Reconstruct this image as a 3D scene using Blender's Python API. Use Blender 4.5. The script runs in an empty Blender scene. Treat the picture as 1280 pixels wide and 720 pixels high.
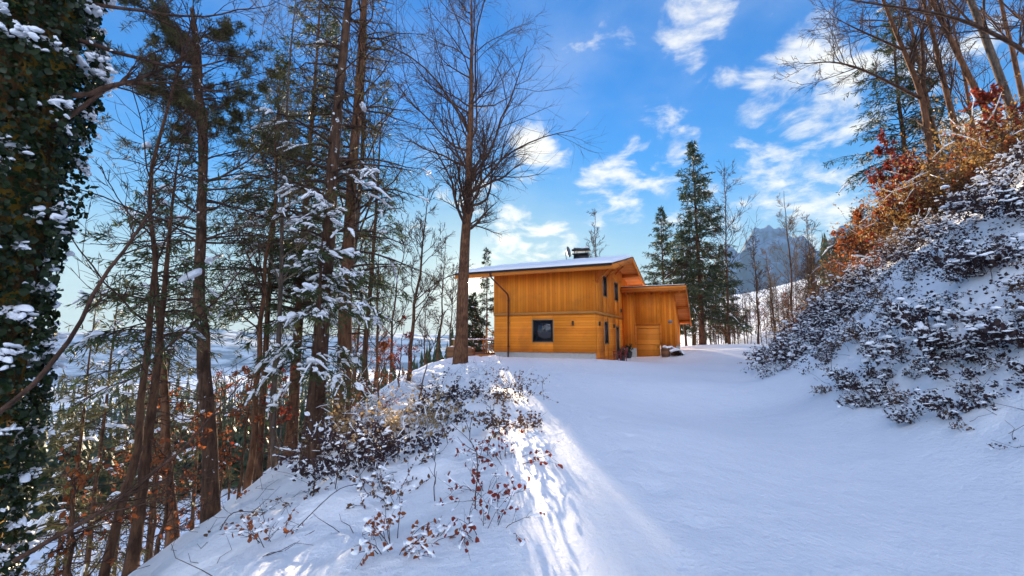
import bpy, math, random
import numpy as np
from mathutils import Vector

# ------------------------------------------------------------------ camera, sky, sun, exposure
SC = bpy.context.scene
COL = SC.collection
RAD = math.radians
CAM = np.array([0.0, 0.0, 1.6]); FPX = 555.0; PITCH = RAD(6.4)
cam_d = bpy.data.cameras.new('camera'); cam = bpy.data.objects.new('camera', cam_d); COL.objects.link(cam)
cam_d.sensor_width = 36.0; cam_d.lens = 36.0*FPX/1280.0
cam_d.clip_start = 0.05; cam_d.clip_end = 20000
cam.location = CAM; cam.rotation_euler = (RAD(90)+PITCH, 0, 0)
SC.camera = cam

def ray(px, py):
    """direction through a pixel of the 1280x720 photograph"""
    cp, sp = math.cos(PITCH), math.sin(PITCH)
    u = 360.0-py
    return np.array([px-640.0, FPX*cp-u*sp, u*cp+FPX*sp])
def at(px, py, Y):
    d = ray(px, py); return CAM + d*(Y/d[1])

SUN_EL, SUN_AZ = RAD(6.9), RAD(-4.98)
SUN = Vector((math.sin(SUN_AZ)*math.cos(SUN_EL), math.cos(SUN_AZ)*math.cos(SUN_EL), math.sin(SUN_EL)))
sd = bpy.data.lights.new('sun', 'SUN'); sun = bpy.data.objects.new('sun', sd); COL.objects.link(sun)
sd.energy = 5.0; sd.angle = RAD(0.5); sd.color = (1.0, 0.80, 0.55)
sun.rotation_euler = (-SUN).to_track_quat('-Z', 'Y').to_euler()

SC.view_settings.view_transform = 'Standard'; SC.view_settings.look = 'None'
SC.view_settings.gamma = 1.0; SC.view_settings.use_curve_mapping = False
SC.view_settings.exposure = 1.92
SC.cycles.use_denoising = True
SC.cycles.max_bounces = 6; SC.cycles.diffuse_bounces = 4; SC.cycles.transmission_bounces = 4
SC.cycles.sample_clamp_indirect = 6.0

world = bpy.data.worlds.new('World'); SC.world = world; world.use_nodes = True
wt = world.node_tree; wt.nodes.clear()
class G:
    """tiny node-graph helper"""
    def __init__(s, nt): s.nt = nt
    def n(s, typ, **kw):
        nd = s.nt.nodes.new(typ)
        for k, v in kw.items(): setattr(nd, k, v)
        return nd
    def put(s, sock, v):
        if hasattr(v, 'is_linked') or isinstance(v, bpy.types.NodeSocket): s.nt.links.new(v, sock)
        else: sock.default_value = v
    def math(s, op, a, b=0.0, c=0.0, clamp=False):
        nd = s.n('ShaderNodeMath', operation=op); nd.use_clamp = clamp
        s.put(nd.inputs[0], a); s.put(nd.inputs[1], b); s.put(nd.inputs[2], c); return nd.outputs[0]
    def vmath(s, op, a, b=(0, 0, 0)):
        nd = s.n('ShaderNodeVectorMath', operation=op)
        s.put(nd.inputs[0], a); s.put(nd.inputs[1], b)
        return nd.outputs['Value'] if op in ('DOT_PRODUCT', 'LENGTH') else nd.outputs[0]
    def mix(s, f, a, b, blend='MIX'):
        nd = s.n('ShaderNodeMix', data_type='RGBA', blend_type=blend)
        s.put(nd.inputs[0], f)
        s.put(nd.inputs[6], a if not isinstance(a, tuple) else (*a[:3], 1))
        s.put(nd.inputs[7], b if not isinstance(b, tuple) else (*b[:3], 1)); return nd.outputs[2]
    def noise(s, vec, scale, detail=4, rough=0.55, dist=0.0):
        nd = s.n('ShaderNodeTexNoise')
        if vec is not None: s.put(nd.inputs['Vector'], vec)
        nd.inputs['Scale'].default_value = scale; nd.inputs['Detail'].default_value = detail
        nd.inputs['Roughness'].default_value = rough; nd.inputs['Distortion'].default_value = dist
        return nd.outputs['Fac']
    def ramp(s, f, stops):
        nd = s.n('ShaderNodeValToRGB'); cr = nd.color_ramp
        while len(cr.elements) < len(stops): cr.elements.new(0.5)
        for e, (p, c) in zip(cr.elements, stops):
            e.position = p; e.color = (*c, 1) if len(c) == 3 else c
        s.put(nd.inputs[0], f); return nd.outputs[0]
    def sstep(s, v, lo, hi, a=0.0, b=1.0):
        nd = s.n('ShaderNodeMapRange', interpolation_type='SMOOTHSTEP')
        s.put(nd.inputs[0], v); nd.inputs[1].default_value = lo; nd.inputs[2].default_value = hi
        nd.inputs[3].default_value = a; nd.inputs[4].default_value = b; return nd.outputs[0]
g = G(wt)
SKY_STRENGTH = 0.15
sky = g.n('ShaderNodeTexSky', sky_type='NISHITA')
sky.sun_disc = False; sky.sun_elevation = SUN_EL; sky.sun_rotation = SUN_AZ
sky.air_density = 1.0; sky.dust_density = 0.3; sky.ozone_density = 2.5; sky.altitude = 700
hsv = g.n('ShaderNodeHueSaturation'); hsv.inputs['Value'].default_value = .88; hsv.inputs['Saturation'].default_value = 1.55
wt.links.new(sky.outputs[0], hsv.inputs['Color'])
bw = g.n('ShaderNodeRGBToBW'); wt.links.new(hsv.outputs['Color'], bw.inputs[0])
sky_s = g.n('ShaderNodeVectorMath', operation='SCALE'); wt.links.new(hsv.outputs['Color'], sky_s.inputs[0])
g.put(sky_s.inputs['Scale'], g.math('DIVIDE', 1.0, g.math('ADD', 1.0, g.math('MULTIPLY', bw.outputs[0], .90))))
tc = g.n('ShaderNodeTexCoord')
D = g.vmath('NORMALIZE', tc.outputs['Generated'])
sx = g.n('ShaderNodeSeparateXYZ'); wt.links.new(D, sx.inputs[0])
den = g.math('ADD', g.math('MAXIMUM', sx.outputs[2], 0.0), 0.22)
cx = g.n('ShaderNodeCombineXYZ')
g.put(cx.inputs[0], g.math('DIVIDE', sx.outputs[0], den)); g.put(cx.inputs[1], g.math('DIVIDE', sx.outputs[1], den))
n1 = g.noise(cx.outputs[0], 5.5, 9, 0.62, 0.35)
n2 = g.noise(cx.outputs[0], 1.3, 3, 0.5)
# cloud patches: direction of each patch's centre and its angular size in degrees
PATCH = [(868, 32, 5.2, .9), (768, 52, 3.6, .75), (828, 152, 3.8, .72), (905, 105, 3.6, .7), (940, 85, 3.2, .62),
         (1012, 108, 8.0, 1.0), (1062, 70, 5.5, .85), (765, 240, 6, .95), (825, 225, 4.2, .85), (975, 215, 6.5, .9),
         (1045, 250, 5.5, .85), (672, 190, 5, .95), (642, 290, 5, .95), (598, 250, 4, .8), (722, 60, 3, .5), (548, 262, 6, .55), (692, 306, 4, .95),
         (640, 75, 5, .5), (880, 265, 7, .75), (1020, 285, 4, .9), (480, 330, 14, .3), (250, 430, 18, .3),
         (1200, 120, 9, .75), (720, 15, 5, .4), (745, 150, 3, .6), (790, 185, 3, .75), (850, 175, 3, .7), (880, 130, 2.6, .6), (960, 40, 3, .6)]
msum = None
for px, py, deg, w in PATCH:
    d = ray(px, py); d = d/np.linalg.norm(d)
    dot = g.vmath('DOT_PRODUCT', D, tuple(float(q) for q in d))
    v = g.sstep(dot, math.cos(RAD(deg*1.3)), 1.0, 0.0, w)
    msum = v if msum is None else g.math('MAXIMUM', msum, v)
# unseen bright cloud bank added behind the viewer to light house and snow
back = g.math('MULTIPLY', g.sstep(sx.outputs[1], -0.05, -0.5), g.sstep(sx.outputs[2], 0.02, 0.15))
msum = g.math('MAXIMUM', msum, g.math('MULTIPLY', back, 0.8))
cl = g.math('ADD', g.math('MULTIPLY', n1, 1.4), g.math('MULTIPLY', msum, 0.55))
cl = g.math('ADD', cl, g.math('MULTIPLY', n2, 0.12))
cmask = g.sstep(cl, 1.10, 1.46)
thin = g.sstep(g.math('ADD', n2, g.math('MULTIPLY', n1, 0.5)), 0.62, 1.1, 0.0, 0.22)
cmask = g.math('MAXIMUM', cmask, thin)
cmask = g.math('MULTIPLY', cmask, g.sstep(sx.outputs[2], -0.02, 0.06))
sdot = g.vmath('DOT_PRODUCT', D, tuple(SUN))
glow = g.math('POWER', g.math('MAXIMUM', sdot, 0.0), 30)
CLOUD = 1.85
ccol = g.mix(glow, (CLOUD*1.0, CLOUD*.99, CLOUD*.96), (CLOUD*1.2, CLOUD*1.12, CLOUD*.95))
ccol = g.mix(back, ccol, (10.8, 10.9, 12.0))  # added bank far outshines the other clouds, as fill light
hz_ = g.sstep(sx.outputs[2], .36, -.01, 0.0, .92)
tint = g.mix(g.sstep(sx.outputs[2], .05, .55), (.70, 1.08, 1.12), (.32, .80, 1.05))
skb = g.vmath('MULTIPLY', sky_s.outputs[0], tint)
clear = g.mix(hz_, skb, (1.10, 1.24, 1.28))
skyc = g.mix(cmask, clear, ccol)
halo = g.math('ADD', g.math('ADD', g.math('MULTIPLY', g.math('POWER', g.math('MAXIMUM', sdot, 0.0), 6000), 6.0), g.math('MULTIPLY', g.math('POWER', g.math('MAXIMUM', sdot, 0.0), 300), .9)),
              g.math('MULTIPLY', g.math('POWER', g.math('MAXIMUM', sdot, 0.0), 28), 0.15))
disc = g.math('MULTIPLY', g.math('GREATER_THAN', sdot, math.cos(RAD(0.62))), 600.0)
hal = g.mix(1.0, (1.0, .76, .42), (0, 0, 0))
hv = g.n('ShaderNodeVectorMath', operation='SCALE'); hv.inputs[0].default_value = (1.0, .88, .66)
g.put(hv.inputs['Scale'], g.math('ADD', halo, disc))
skyc = g.vmath('ADD', skyc, hv.outputs[0])
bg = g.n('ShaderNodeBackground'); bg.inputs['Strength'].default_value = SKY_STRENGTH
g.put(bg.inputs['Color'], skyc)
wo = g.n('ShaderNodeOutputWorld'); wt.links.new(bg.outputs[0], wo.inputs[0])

# ------------------------------------------------------------------ helpers: meshes
class MB:
    """collects vertices and faces (numpy) for ONE mesh object"""
    def __init__(s): s.v = []; s.f = []; s.n = 0
    def add(s, V, F):
        V = np.asarray(V, dtype=np.float64).reshape(-1, 3)
        for f in (F if isinstance(F, list) else [F]):
            f = np.asarray(f, dtype=np.int64)
            if len(f): s.f.append(f + s.n)
        s.v.append(V); s.n += len(V); return s
    def box(s, x0, x1, y0, y1, z0, z1):
        V = [(x, y, z) for x in (x0, x1) for y in (y0, y1) for z in (z0, z1)]
        F = [(0, 1, 3, 2), (4, 6, 7, 5), (0, 4, 5, 1), (2, 3, 7, 6), (0, 2, 6, 4), (1, 5, 7, 3)]
        return s.add(V, np.array(F))
    def prism(s, poly, axis, a, b):
        """polygon (2-D list, counter-clockwise) extruded along axis 'x', 'y' or 'z' from a to b"""
        n = len(poly)
        def mk(p, t):
            return {'x': (t, p[0], p[1]), 'y': (p[0], t, p[1]), 'z': (p[0], p[1], t)}[axis]
        V = [mk(p, a) for p in poly] + [mk(p, b) for p in poly]
        s.add(V, [np.array([(i, (i+1) % n, (i+1) % n+n, i+n) for i in range(n)]),
                  np.array([tuple(range(n))[::-1]]), np.array([tuple(range(n, 2*n))])])
        return s
    def beam(s, p, q, w, h):
        """rectangular bar from p to q"""
        p, q = np.array(p, float), np.array(q, float); t = q-p; t /= np.linalg.norm(t)
        ref = np.array([0, 0, 1.0]) if abs(t[2]) < .9 else np.array([1.0, 0, 0])
        a = np.cross(t, ref); a /= np.linalg.norm(a); b = np.cross(a, t)
        V = [c+a*i*w/2+b*j*h/2 for c in (p, q) for i, j in ((-1, -1), (1, -1), (1, 1), (-1, 1))]
        return s.add(V, np.array([(0, 1, 5, 4), (1, 2, 6, 5), (2, 3, 7, 6), (3, 0, 4, 7), (3, 2, 1, 0), (4, 5, 6, 7)]))
    def tube(s, pts, r, k=8):
        pts = np.asarray(pts, float)[None]; r = np.broadcast_to(np.asarray(r, float), pts.shape[1])[None]
        V, F = tubes(pts, r, k); return s.add(V, F)
    def build(s, name, mat, parent=None, smooth=False):
        me = bpy.data.meshes.new(name)
        V = np.concatenate(s.v) if s.v else np.zeros((0, 3))
        me.vertices.add(len(V)); me.vertices.foreach_set('co', V.astype(np.float32).ravel())
        loops = np.concatenate([f.ravel() for f in s.f]) if s.f else np.zeros(0, int)
        sizes = np.concatenate([np.full(len(f), f.shape[1]) for f in s.f]) if s.f else np.zeros(0, int)
        starts = np.concatenate([[0], np.cumsum(sizes)[:-1]]) if len(sizes) else sizes
        me.loops.add(len(loops)); me.loops.foreach_set('vertex_index', loops.astype(np.int32))
        me.polygons.add(len(sizes)); me.polygons.foreach_set('loop_start', starts.astype(np.int32))
        me.polygons.foreach_set('loop_total', sizes.astype(np.int32))
        if smooth: me.polygons.foreach_set('use_smooth', np.ones(len(sizes), bool))
        me.update(calc_edges=True); me.validate()
        me.materials.append(mat)
        o = bpy.data.objects.new(name, me); COL.objects.link(o)
        if parent is not None: o.parent = parent
        return o

def nrm(a): return a/np.maximum(np.linalg.norm(a, axis=-1, keepdims=True), 1e-9)

def tubes(P, R, k=3):
    """P (B,n,3), R (B,n): all the tubes of one level at once"""
    B, n, _ = P.shape
    T = nrm(np.gradient(P, axis=1)); T0 = nrm(P[:, -1]-P[:, 0])
    ref = np.where(np.abs(T0[:, 2:3]) < .8, np.array([[0, 0, 1.0]]), np.array([[1.0, 0, 0]]))
    A = nrm(np.cross(T, ref[:, None, :])); Bn = np.cross(A, T)
    ang = np.arange(k)*2*np.pi/k
    V = (P[:, :, None, :] + R[:, :, None, None]*(A[:, :, None, :]*np.cos(ang)[None, None, :, None]
         + Bn[:, :, None, :]*np.sin(ang)[None, None, :, None]))
    base = (np.arange(B)*n*k)[:, None, None]
    i = np.arange(n-1)[None, :, None]*k; j = np.arange(k)[None, None, :]; j2 = (j+1) % k
    F = np.stack([base+i+j, base+i+j2, base+i+k+j2, base+i+k+j], -1).reshape(-1, 4)
    cap = (base[:, 0]+(n-1)*k+np.arange(k)[None, :]) if k > 2 else np.zeros((0, 3), int)
    return V.reshape(-1, 3), [F, cap]

def interp(P, idx, t):
    n = P.shape[1]; f = t*(n-1); i = np.clip(f.astype(int), 0, n-2); w = (f-i)
    w = w[:, None] if P.ndim == 3 else w
    return P[idx, i]*(1-w)+P[idx, i+1]*w

def grow(rg, P, R, per, tmin, tmax, Lf, ang, n=5, up=0.0, wig=0.12, rs=.6, rmin=.004, tip=.25, flat=0.0, tpow=1.0):
    """children on parent polylines: per = how many for each parent; Lf(t, parent length) = length"""
    Bp = len(P); cnt = np.full(Bp, per) if np.isscalar(per) else per
    idx = np.repeat(np.arange(Bp), cnt); N = len(idx)
    t = tmin+(tmax-tmin)*rg.random(N)**tpow
    pos = interp(P, idx, t); r0 = interp(R, idx, t)
    T = nrm(interp(np.gradient(P, axis=1), idx, t))
    rnd = rg.normal(size=(N, 3)); rnd[:, 2] *= (1-flat)
    perp = nrm(rnd - T*(rnd*T).sum(1, keepdims=True))
    a = ang[0]+(ang[1]-ang[0])*rg.random(N)
    d = nrm(T*np.cos(a)[:, None]+perp*np.sin(a)[:, None])
    plen = np.linalg.norm(np.diff(P, axis=1), axis=2).sum(1)[idx]
    L = Lf(t, plen)*(.45+.85*rg.random(N))
    Q = np.zeros((N, n, 3)); Q[:, 0] = pos
    step = (L/(n-1))[:, None]
    for i in range(1, n):
        d = nrm(d+rg.normal(size=(N, 3))*wig+np.array([0, 0, up]))
        Q[:, i] = Q[:, i-1]+d*step
    rr = np.clip(r0*rs, rmin, None)
    RR = rr[:, None]*(1-(1-tip)*np.linspace(0, 1, n)[None, :])
    return Q, np.maximum(RR, rmin*.6)

def frames(rg, N, nrmls=None, spread=1.0):
    a = rg.normal(size=(N, 3)) if nrmls is None else nrmls+rg.normal(size=(N, 3))*spread
    a = nrm(a); b = nrm(np.cross(a, rg.normal(size=(N, 3)))); return a, b, np.cross(a, b)

def leaf_faces(rg, pos, size, normals=None, spread=1.0, aspect=.6, fold=.25):
    """small folded leaves: two triangles each side of a midrib, six corners"""
    N = len(pos); a, b, c = frames(rg, N, normals, spread)
    L = size[:, None]; w = L*aspect*.5
    p0 = pos; p3 = pos+b*L
    m1 = pos+b*L*.35; m2 = pos+b*L*.7
    v = np.stack([p0, m1+c*w+a*w*fold, m2+c*w*.8+a*w*fold, p3, m2-c*w*.8+a*w*fold, m1-c*w+a*w*fold], 1)
    i = (np.arange(N)*6)[:, None]
    F = np.concatenate([i+np.array([[0, 1, 2, 3]]), i+np.array([[0, 3, 4, 5]])])
    return v.reshape(-1, 3), F

def _ico():
    t = (1+5**.5)/2
    v = nrm(np.array([(-1, t, 0), (1, t, 0), (-1, -t, 0), (1, -t, 0), (0, -1, t), (0, 1, t), (0, -1, -t), (0, 1, -t),
                      (t, 0, -1), (t, 0, 1), (-t, 0, -1), (-t, 0, 1)], float))
    f = [(0, 11, 5), (0, 5, 1), (0, 1, 7), (0, 7, 10), (0, 10, 11), (1, 5, 9), (5, 11, 4), (11, 10, 2), (10, 7, 6), (7, 1, 8),
         (3, 9, 4), (3, 4, 2), (3, 2, 6), (3, 6, 8), (3, 8, 9), (4, 9, 5), (2, 4, 11), (6, 2, 10), (8, 6, 7), (9, 8, 1)]
    v = [tuple(q) for q in v]; cache = {}
    def mid(a, b):
        k = (min(a, b), max(a, b))
        if k not in cache:
            m = np.array(v[a])+np.array(v[b]); v.append(tuple(m/np.linalg.norm(m))); cache[k] = len(v)-1
        return cache[k]
    out = []
    for a, b, c in f:
        x, y, z = mid(a, b), mid(b, c), mid(c, a)
        out += [(a, x, z), (x, b, y), (z, y, c), (x, y, z)]
    return np.array(v), np.array(out)
ICO_V, ICO_F = _ico()
def _sub(V, F):
    v = [tuple(q) for q in V]; cache = {}; out = []
    def mid(a, b):
        k = (min(a, b), max(a, b))
        if k not in cache:
            m = np.array(v[a])+np.array(v[b]); v.append(tuple(m/np.linalg.norm(m))); cache[k] = len(v)-1
        return cache[k]
    for a, b, c in F:
        x, y, z = mid(a, b), mid(b, c), mid(c, a); out += [(a, x, z), (x, b, y), (z, y, c), (x, y, z)]
    return np.array(v), np.array(out)
ICO2_V, ICO2_F = _sub(ICO_V, ICO_F)
def blobs(rg, pos, size, flat=.55, rough=.3, fine=True):
    """lumps of snow: uneven, flat underneath"""
    IV_, IF_ = (ICO2_V, ICO2_F) if fine else (ICO_V, ICO_F)
    N = len(pos); k = len(IV_)
    if N == 0: return np.zeros((0, 3)), np.zeros((0, 3), int)
    bump = np.ones((N, k))
    for f, am in ((1.6, 1.0), (3.2, .8), (6.0, .45)):
        for _ in range(2):
            dr = nrm(rg.normal(size=(N, 3)))*f; bump += rough*am*.7*np.sin(np.einsum('ni,ki->nk', dr, IV_)+rg.random((N, 1))*6.28)
    bump = np.clip(bump, .25, 2.0)
    el = 1+.5*rg.random(N)**2
    S = np.stack([size*el*(.75+.5*rg.random(N)), size*(.6+.4*rg.random(N)), size*flat*(.7+.6*rg.random(N))], 1)
    V = IV_[None]*bump[:, :, None]*S[:, None, :]
    V[:, :, 2] = np.maximum(V[:, :, 2], -S[:, 2:3]*.35+.15*V[:, :, 2])
    a = rg.random(N)*6.283; ca, sa = np.cos(a)[:, None], np.sin(a)[:, None]
    x = V[:, :, 0]*ca-V[:, :, 1]*sa; y = V[:, :, 0]*sa+V[:, :, 1]*ca
    tl = rg.normal(size=(N, 2))*.25
    V = np.stack([x, y, V[:, :, 2]+x*tl[:, :1]+y*tl[:, 1:]], -1)+pos[:, None, :]
    F = (np.arange(N)*k)[:, None, None]+IF_[None]
    return V.reshape(-1, 3), F.reshape(-1, 3)

def empty(name, loc, rz=0.0):
    o = bpy.data.objects.new(name, None); COL.objects.link(o); o.location = loc; o.rotation_euler = (0, 0, rz)
    o.empty_display_size = .3; return o
def tag(o, label=None, cat=None, group=None, kind=None):
    if label: o['label'] = label
    if cat: o['category'] = cat
    if group: o['group'] = group
    if kind: o['kind'] = kind
    return o
def copy_tree(o, parent=None):
    c = o.copy(); COL.objects.link(c); c.parent = parent
    for ch in [q for q in o.children]: copy_tree(ch, c)
    return c

# ------------------------------------------------------------------ helpers: noise for heights
_tab = np.random.default_rng(5).random((256, 256))
def vnoise(x, y):
    xi, yi = np.floor(x).astype(int), np.floor(y).astype(int); fx, fy = x-xi, y-yi
    fx = fx*fx*(3-2*fx); fy = fy*fy*(3-2*fy)
    h = lambda a, b: _tab[a & 255, b & 255]
    return (h(xi, yi)*(1-fx)+h(xi+1, yi)*fx)*(1-fy)+(h(xi, yi+1)*(1-fx)+h(xi+1, yi+1)*fx)*fy
def fbm(x, y, o=4):
    s = 0; a = .5
    for i in range(o): s = s+a*(vnoise(x*2**i+17*i, y*2**i+31*i)-.5); a *= .5
    return s
def sst(v, a, b):
    t = np.clip((v-a)/(b-a), 0, 1); return t*t*(3-2*t)

# ------------------------------------------------------------------ materials
def mat(name):
    m = bpy.data.materials.new(name); m.use_nodes = True
    nt = m.node_tree; nt.nodes.clear(); gg = G(nt)
    out = gg.n('ShaderNodeOutputMaterial'); b = gg.n('ShaderNodeBsdfPrincipled')
    nt.links.new(b.outputs[0], out.inputs[0]); return m, gg, b, out
def bump(gg, b, h, strength, dist):
    nd = gg.n('ShaderNodeBump'); nd.inputs['Strength'].default_value = strength; nd.inputs['Distance'].default_value = dist
    gg.put(nd.inputs['Height'], h); gg.nt.links.new(nd.outputs[0], b.inputs['Normal'])
M = {}
def snow_mat(name, ground=False):
    m, gg, b, o = mat(name)
    co = gg.n('ShaderNodeTexCoord').outputs['Object']
    c = gg.mix(gg.noise(co, 1.5, 5), (.84, .86, .90), (.93, .94, .96))
    if ground:
        speck = gg.sstep(gg.noise(co, 14, 3, .7), .70, .76)
        patch = gg.sstep(gg.noise(co, .45, 2), .52, .68)
        c = gg.mix(gg.math('MULTIPLY', gg.math('MULTIPLY', speck, patch), .35), c, (.30, .24, .18))
    gg.put(b.inputs['Base Color'], c); b.inputs['Roughness'].default_value = .62
    b.inputs['Specular IOR Level'].default_value = .3
    h = gg.math('ADD', gg.math('MULTIPLY', gg.noise(co, 2.5, 4), .6), gg.math('MULTIPLY', gg.noise(co, 16, 6, .65), .32))
    h = gg.math('ADD', h, gg.math('MULTIPLY', gg.noise(co, 85, 3, .7), .1))
    bump(gg, b, h, .75 if ground else .4, .12 if ground else .05)
    return m
M['snow'] = snow_mat('snow_clump'); M['ground'] = snow_mat('snow_ground', True)
def bark_mat(name, c0, c1, snowy=0.0, moss=None):
    m, gg, b, o = mat(name)
    tcn = gg.n('ShaderNodeTexCoord'); mp = gg.n('ShaderNodeMapping'); mp.inputs['Scale'].default_value = (1, 1, .22)
    gg.nt.links.new(tcn.outputs['Object'], mp.inputs[0])
    n = gg.noise(mp.outputs[0], 16, 6, .65, .4); n2 = gg.noise(tcn.outputs['Object'], 2.3, 4)
    c = gg.mix(gg.sstep(n, .3, .72), c0, c1)
    c = gg.mix(gg.sstep(n2, .45, .7, 0, .6), c, tuple(q*.5 for q in c0))
    if moss: c = gg.mix(gg.sstep(gg.noise(tcn.outputs['Object'], 4.5, 5, .6), .46, .60), c, moss)
    if snowy:
        s = gg.sstep(gg.noise(tcn.outputs['Object'], 6.5, 5, .6), .80-snowy, .86-snowy)
        c = gg.mix(s, c, (.85, .87, .9))
    gg.put(b.inputs['Base Color'], c); b.inputs['Roughness'].default_value = .9
    b.inputs['Specular IOR Level'].default_value = .15
    bump(gg, b, n, .8, .03); return m
M['bark'] = bark_mat('dark_bark', (.046, .024, .015), (.17, .085, .046))
M['bark_snow'] = bark_mat('snow_dusted_bark', (.040, .023, .016), (.145, .076, .044), .17)
M['bark_warm'] = bark_mat('reddish_bark', (.075, .034, .018), (.22, .105, .055))
M['bark_grey'] = bark_mat('grey_bark', (.06, .045, .035), (.18, .13, .10))
M['bark_moss'] = bark_mat('mossy_bark', (.07, .04, .02), (.18, .09, .03), 0, (.30, .17, .025))
M['twig'] = bark_mat('twig_bark', (.045, .026, .018), (.115, .062, .042))
M['twig_pale'] = bark_mat('pale_twig_bark', (.13, .095, .065), (.30, .23, .17))
def leaf_mat(name, c0, c1, trans=.35, rough=.55, scale=3.0):
    m, gg, b, o = mat(name)
    co = gg.n('ShaderNodeTexCoord').outputs['Object']
    wn = gg.n('ShaderNodeTexWhiteNoise', noise_dimensions='3D')
    geo = gg.n('ShaderNodeNewGeometry')
    f = gg.math('ADD', gg.math('MULTIPLY', geo.outputs['Random Per Island'], .6), gg.math('MULTIPLY', gg.noise(co, scale, 3), .5))
    gg.nt.nodes.remove(wn)
    c = gg.mix(f, c0, c1)
    gg.put(b.inputs['Base Color'], c); b.inputs['Roughness'].default_value = rough
    b.inputs['Specular IOR Level'].default_value = .3
    tr = gg.n('ShaderNodeBsdfTranslucent'); gg.put(tr.inputs['Color'], c)
    mx = gg.n('ShaderNodeMixShader'); mx.inputs[0].default_value = trans
    gg.nt.links.new(b.outputs[0], mx.inputs[1]); gg.nt.links.new(tr.outputs[0], mx.inputs[2])
    gg.nt.links.new(mx.outputs[0], o.inputs[0]); return m
M['needle'] = leaf_mat('spruce_needles', (.026, .046, .018), (.080, .105, .032), .35)
M['needle_far'] = leaf_mat('dark_needles', (.018, .036, .018), (.055, .075, .030), .3)
M['needle_warm'] = leaf_mat('olive_needles', (.05, .055, .018), (.12, .10, .03), .3)
M['ivy'] = leaf_mat('ivy_leaves', (.007, .014, .005), (.030, .048, .013), .15, .36)
M['leaf_red'] = leaf_mat('red_leaves', (.16, .018, .014), (.34, .055, .022), .4)
M['leaf_copper'] = leaf_mat('copper_leaves', (.20, .045, .016), (.42, .13, .035), .45)
M['leaf_brown'] = leaf_mat('brown_leaves', (.075, .032, .018), (.20, .10, .045), .3)
M['leaf_dark'] = leaf_mat('bramble_leaves', (.020, .012, .018), (.070, .036, .034), .2)
M['leaf_gold'] = leaf_mat('golden_dry_leaves', (.22, .11, .03), (.46, .27, .08), .45)
M['leaf_beige'] = leaf_mat('beige_dry_leaves', (.24, .16, .08), (.48, .34, .17), .4)

def plank_mat(name, c0, c1, horizontal=False, width=.16, axis=None):
    m, gg, b, o = mat(name)
    co = gg.n('ShaderNodeTexCoord').outputs['Object']
    s = gg.n('ShaderNodeSeparateXYZ'); gg.nt.links.new(co, s.inputs[0])
    u = s.outputs[2] if horizontal else gg.math('ADD', s.outputs[0], s.outputs[1])
    q = gg.math('DIVIDE', u, width); fl = gg.math('FLOOR', q); fr = gg.math('SUBTRACT', q, fl)
    wn = gg.n('ShaderNodeTexWhiteNoise', noise_dimensions='1D'); gg.put(wn.inputs['W'], fl)
    mp = gg.n('ShaderNodeMapping'); mp.inputs['Scale'].default_value = (2, 2, 30) if horizontal else (22, 22, 1.3)
    gg.nt.links.new(co, mp.inputs[0])
    off = gg.n('ShaderNodeCombineXYZ'); gg.put(off.inputs[0], gg.math('MULTIPLY', wn.outputs[0], 40.0))
    grain = gg.noise(gg.vmath('ADD', mp.outputs[0], off.outputs[0]), 1.0, 5, .6, .5)
    f = gg.math('ADD', gg.math('MULTIPLY', wn.outputs[0], .70), gg.math('MULTIPLY', grain, .45))
    c = gg.mix(f, c0, c1)
    knot = gg.sstep(gg.noise(co, 7.0, 2, .5), .70, .76, 0, .55)
    c = gg.mix(knot, c, tuple(v*.35 for v in c0))
    c = gg.mix(gg.sstep(gg.noise(co, .55, 5, .6), .48, .70, 0, .42), c, tuple(v*.58+.02 for v in c0))
    gap = gg.sstep(gg.math('ABSOLUTE', gg.math('SUBTRACT', fr, .5)), .44, .495)
    c = gg.mix(gg.math('MULTIPLY', gap, .55), c, tuple(v*.3 for v in c0))
    gg.put(b.inputs['Base Color'], c); b.inputs['Roughness'].default_value = .6; b.inputs['Specular IOR Level'].default_value = .12
    h = gg.math('SUBTRACT', gg.math('MULTIPLY', grain, .12), gap); bump(gg, b, h, .7, .02)
    return m
W0, W1 = (.71, .178, .014), (.94, .305, .028)
M['boards'] = plank_mat('vertical_larch_boards', W0, W1, False, .19)
M['logs'] = plank_mat('horizontal_larch_boards', W0, W1, True, .17)
M['soffit'] = plank_mat('roof_boards', (.62, .16, .022), (.82, .26, .042), True, .15)
M['beam'] = plank_mat('timber_beam', (.55, .15, .02), (.78, .25, .04), True, .7)
M['door'] = plank_mat('door_boards', (.66, .20, .02), (.86, .30, .04), True, .42)
M['trim'] = plank_mat('timber_trim', (.34, .13, .03), (.50, .21, .05), True, .5)
M['deck'] = plank_mat('weathered_boards', (.16, .07, .035), (.30, .14, .06), True, .14)
def plain(name, c, rough=.5, metal=0.0, nscale=8, var=.25):
    m, gg, b, o = mat(name)
    co = gg.n('ShaderNodeTexCoord').outputs['Object']
    gg.put(b.inputs['Base Color'], gg.mix(gg.noise(co, nscale, 5), tuple(v*(1-var) for v in c), tuple(min(1, v*(1+var)) for v in c)))
    b.inputs['Roughness'].default_value = rough; b.inputs['Metallic'].default_value = metal
    bump(gg, b, gg.noise(co, nscale*6, 3), .15, .01); return m
M['concrete'] = plain('concrete', (.42, .40, .37), .85)
M['metal'] = plain('dark_metal', (.035, .033, .034), .4, .6)
M['pipe'] = plain('brown_pipe', (.085, .022, .015), .4, .5)
M['frame'] = plain('dark_window_frame', (.022, .020, .020), .45)
M['casing'] = plain('pale_casing', (.46, .26, .10), .6)
M['red'] = plain('red_painted_wood', (.20, .025, .022), .5)
M['pot'] = plain('dark_pot', (.03, .028, .03), .6)
M['plaque'] = plain('enamel_plaque', (.16, .20, .24), .3)
M['dish'] = plain('grey_dish', (.10, .10, .11), .5)
m, gg, b, o = mat('window_glass'); M['glass'] = m
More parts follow.
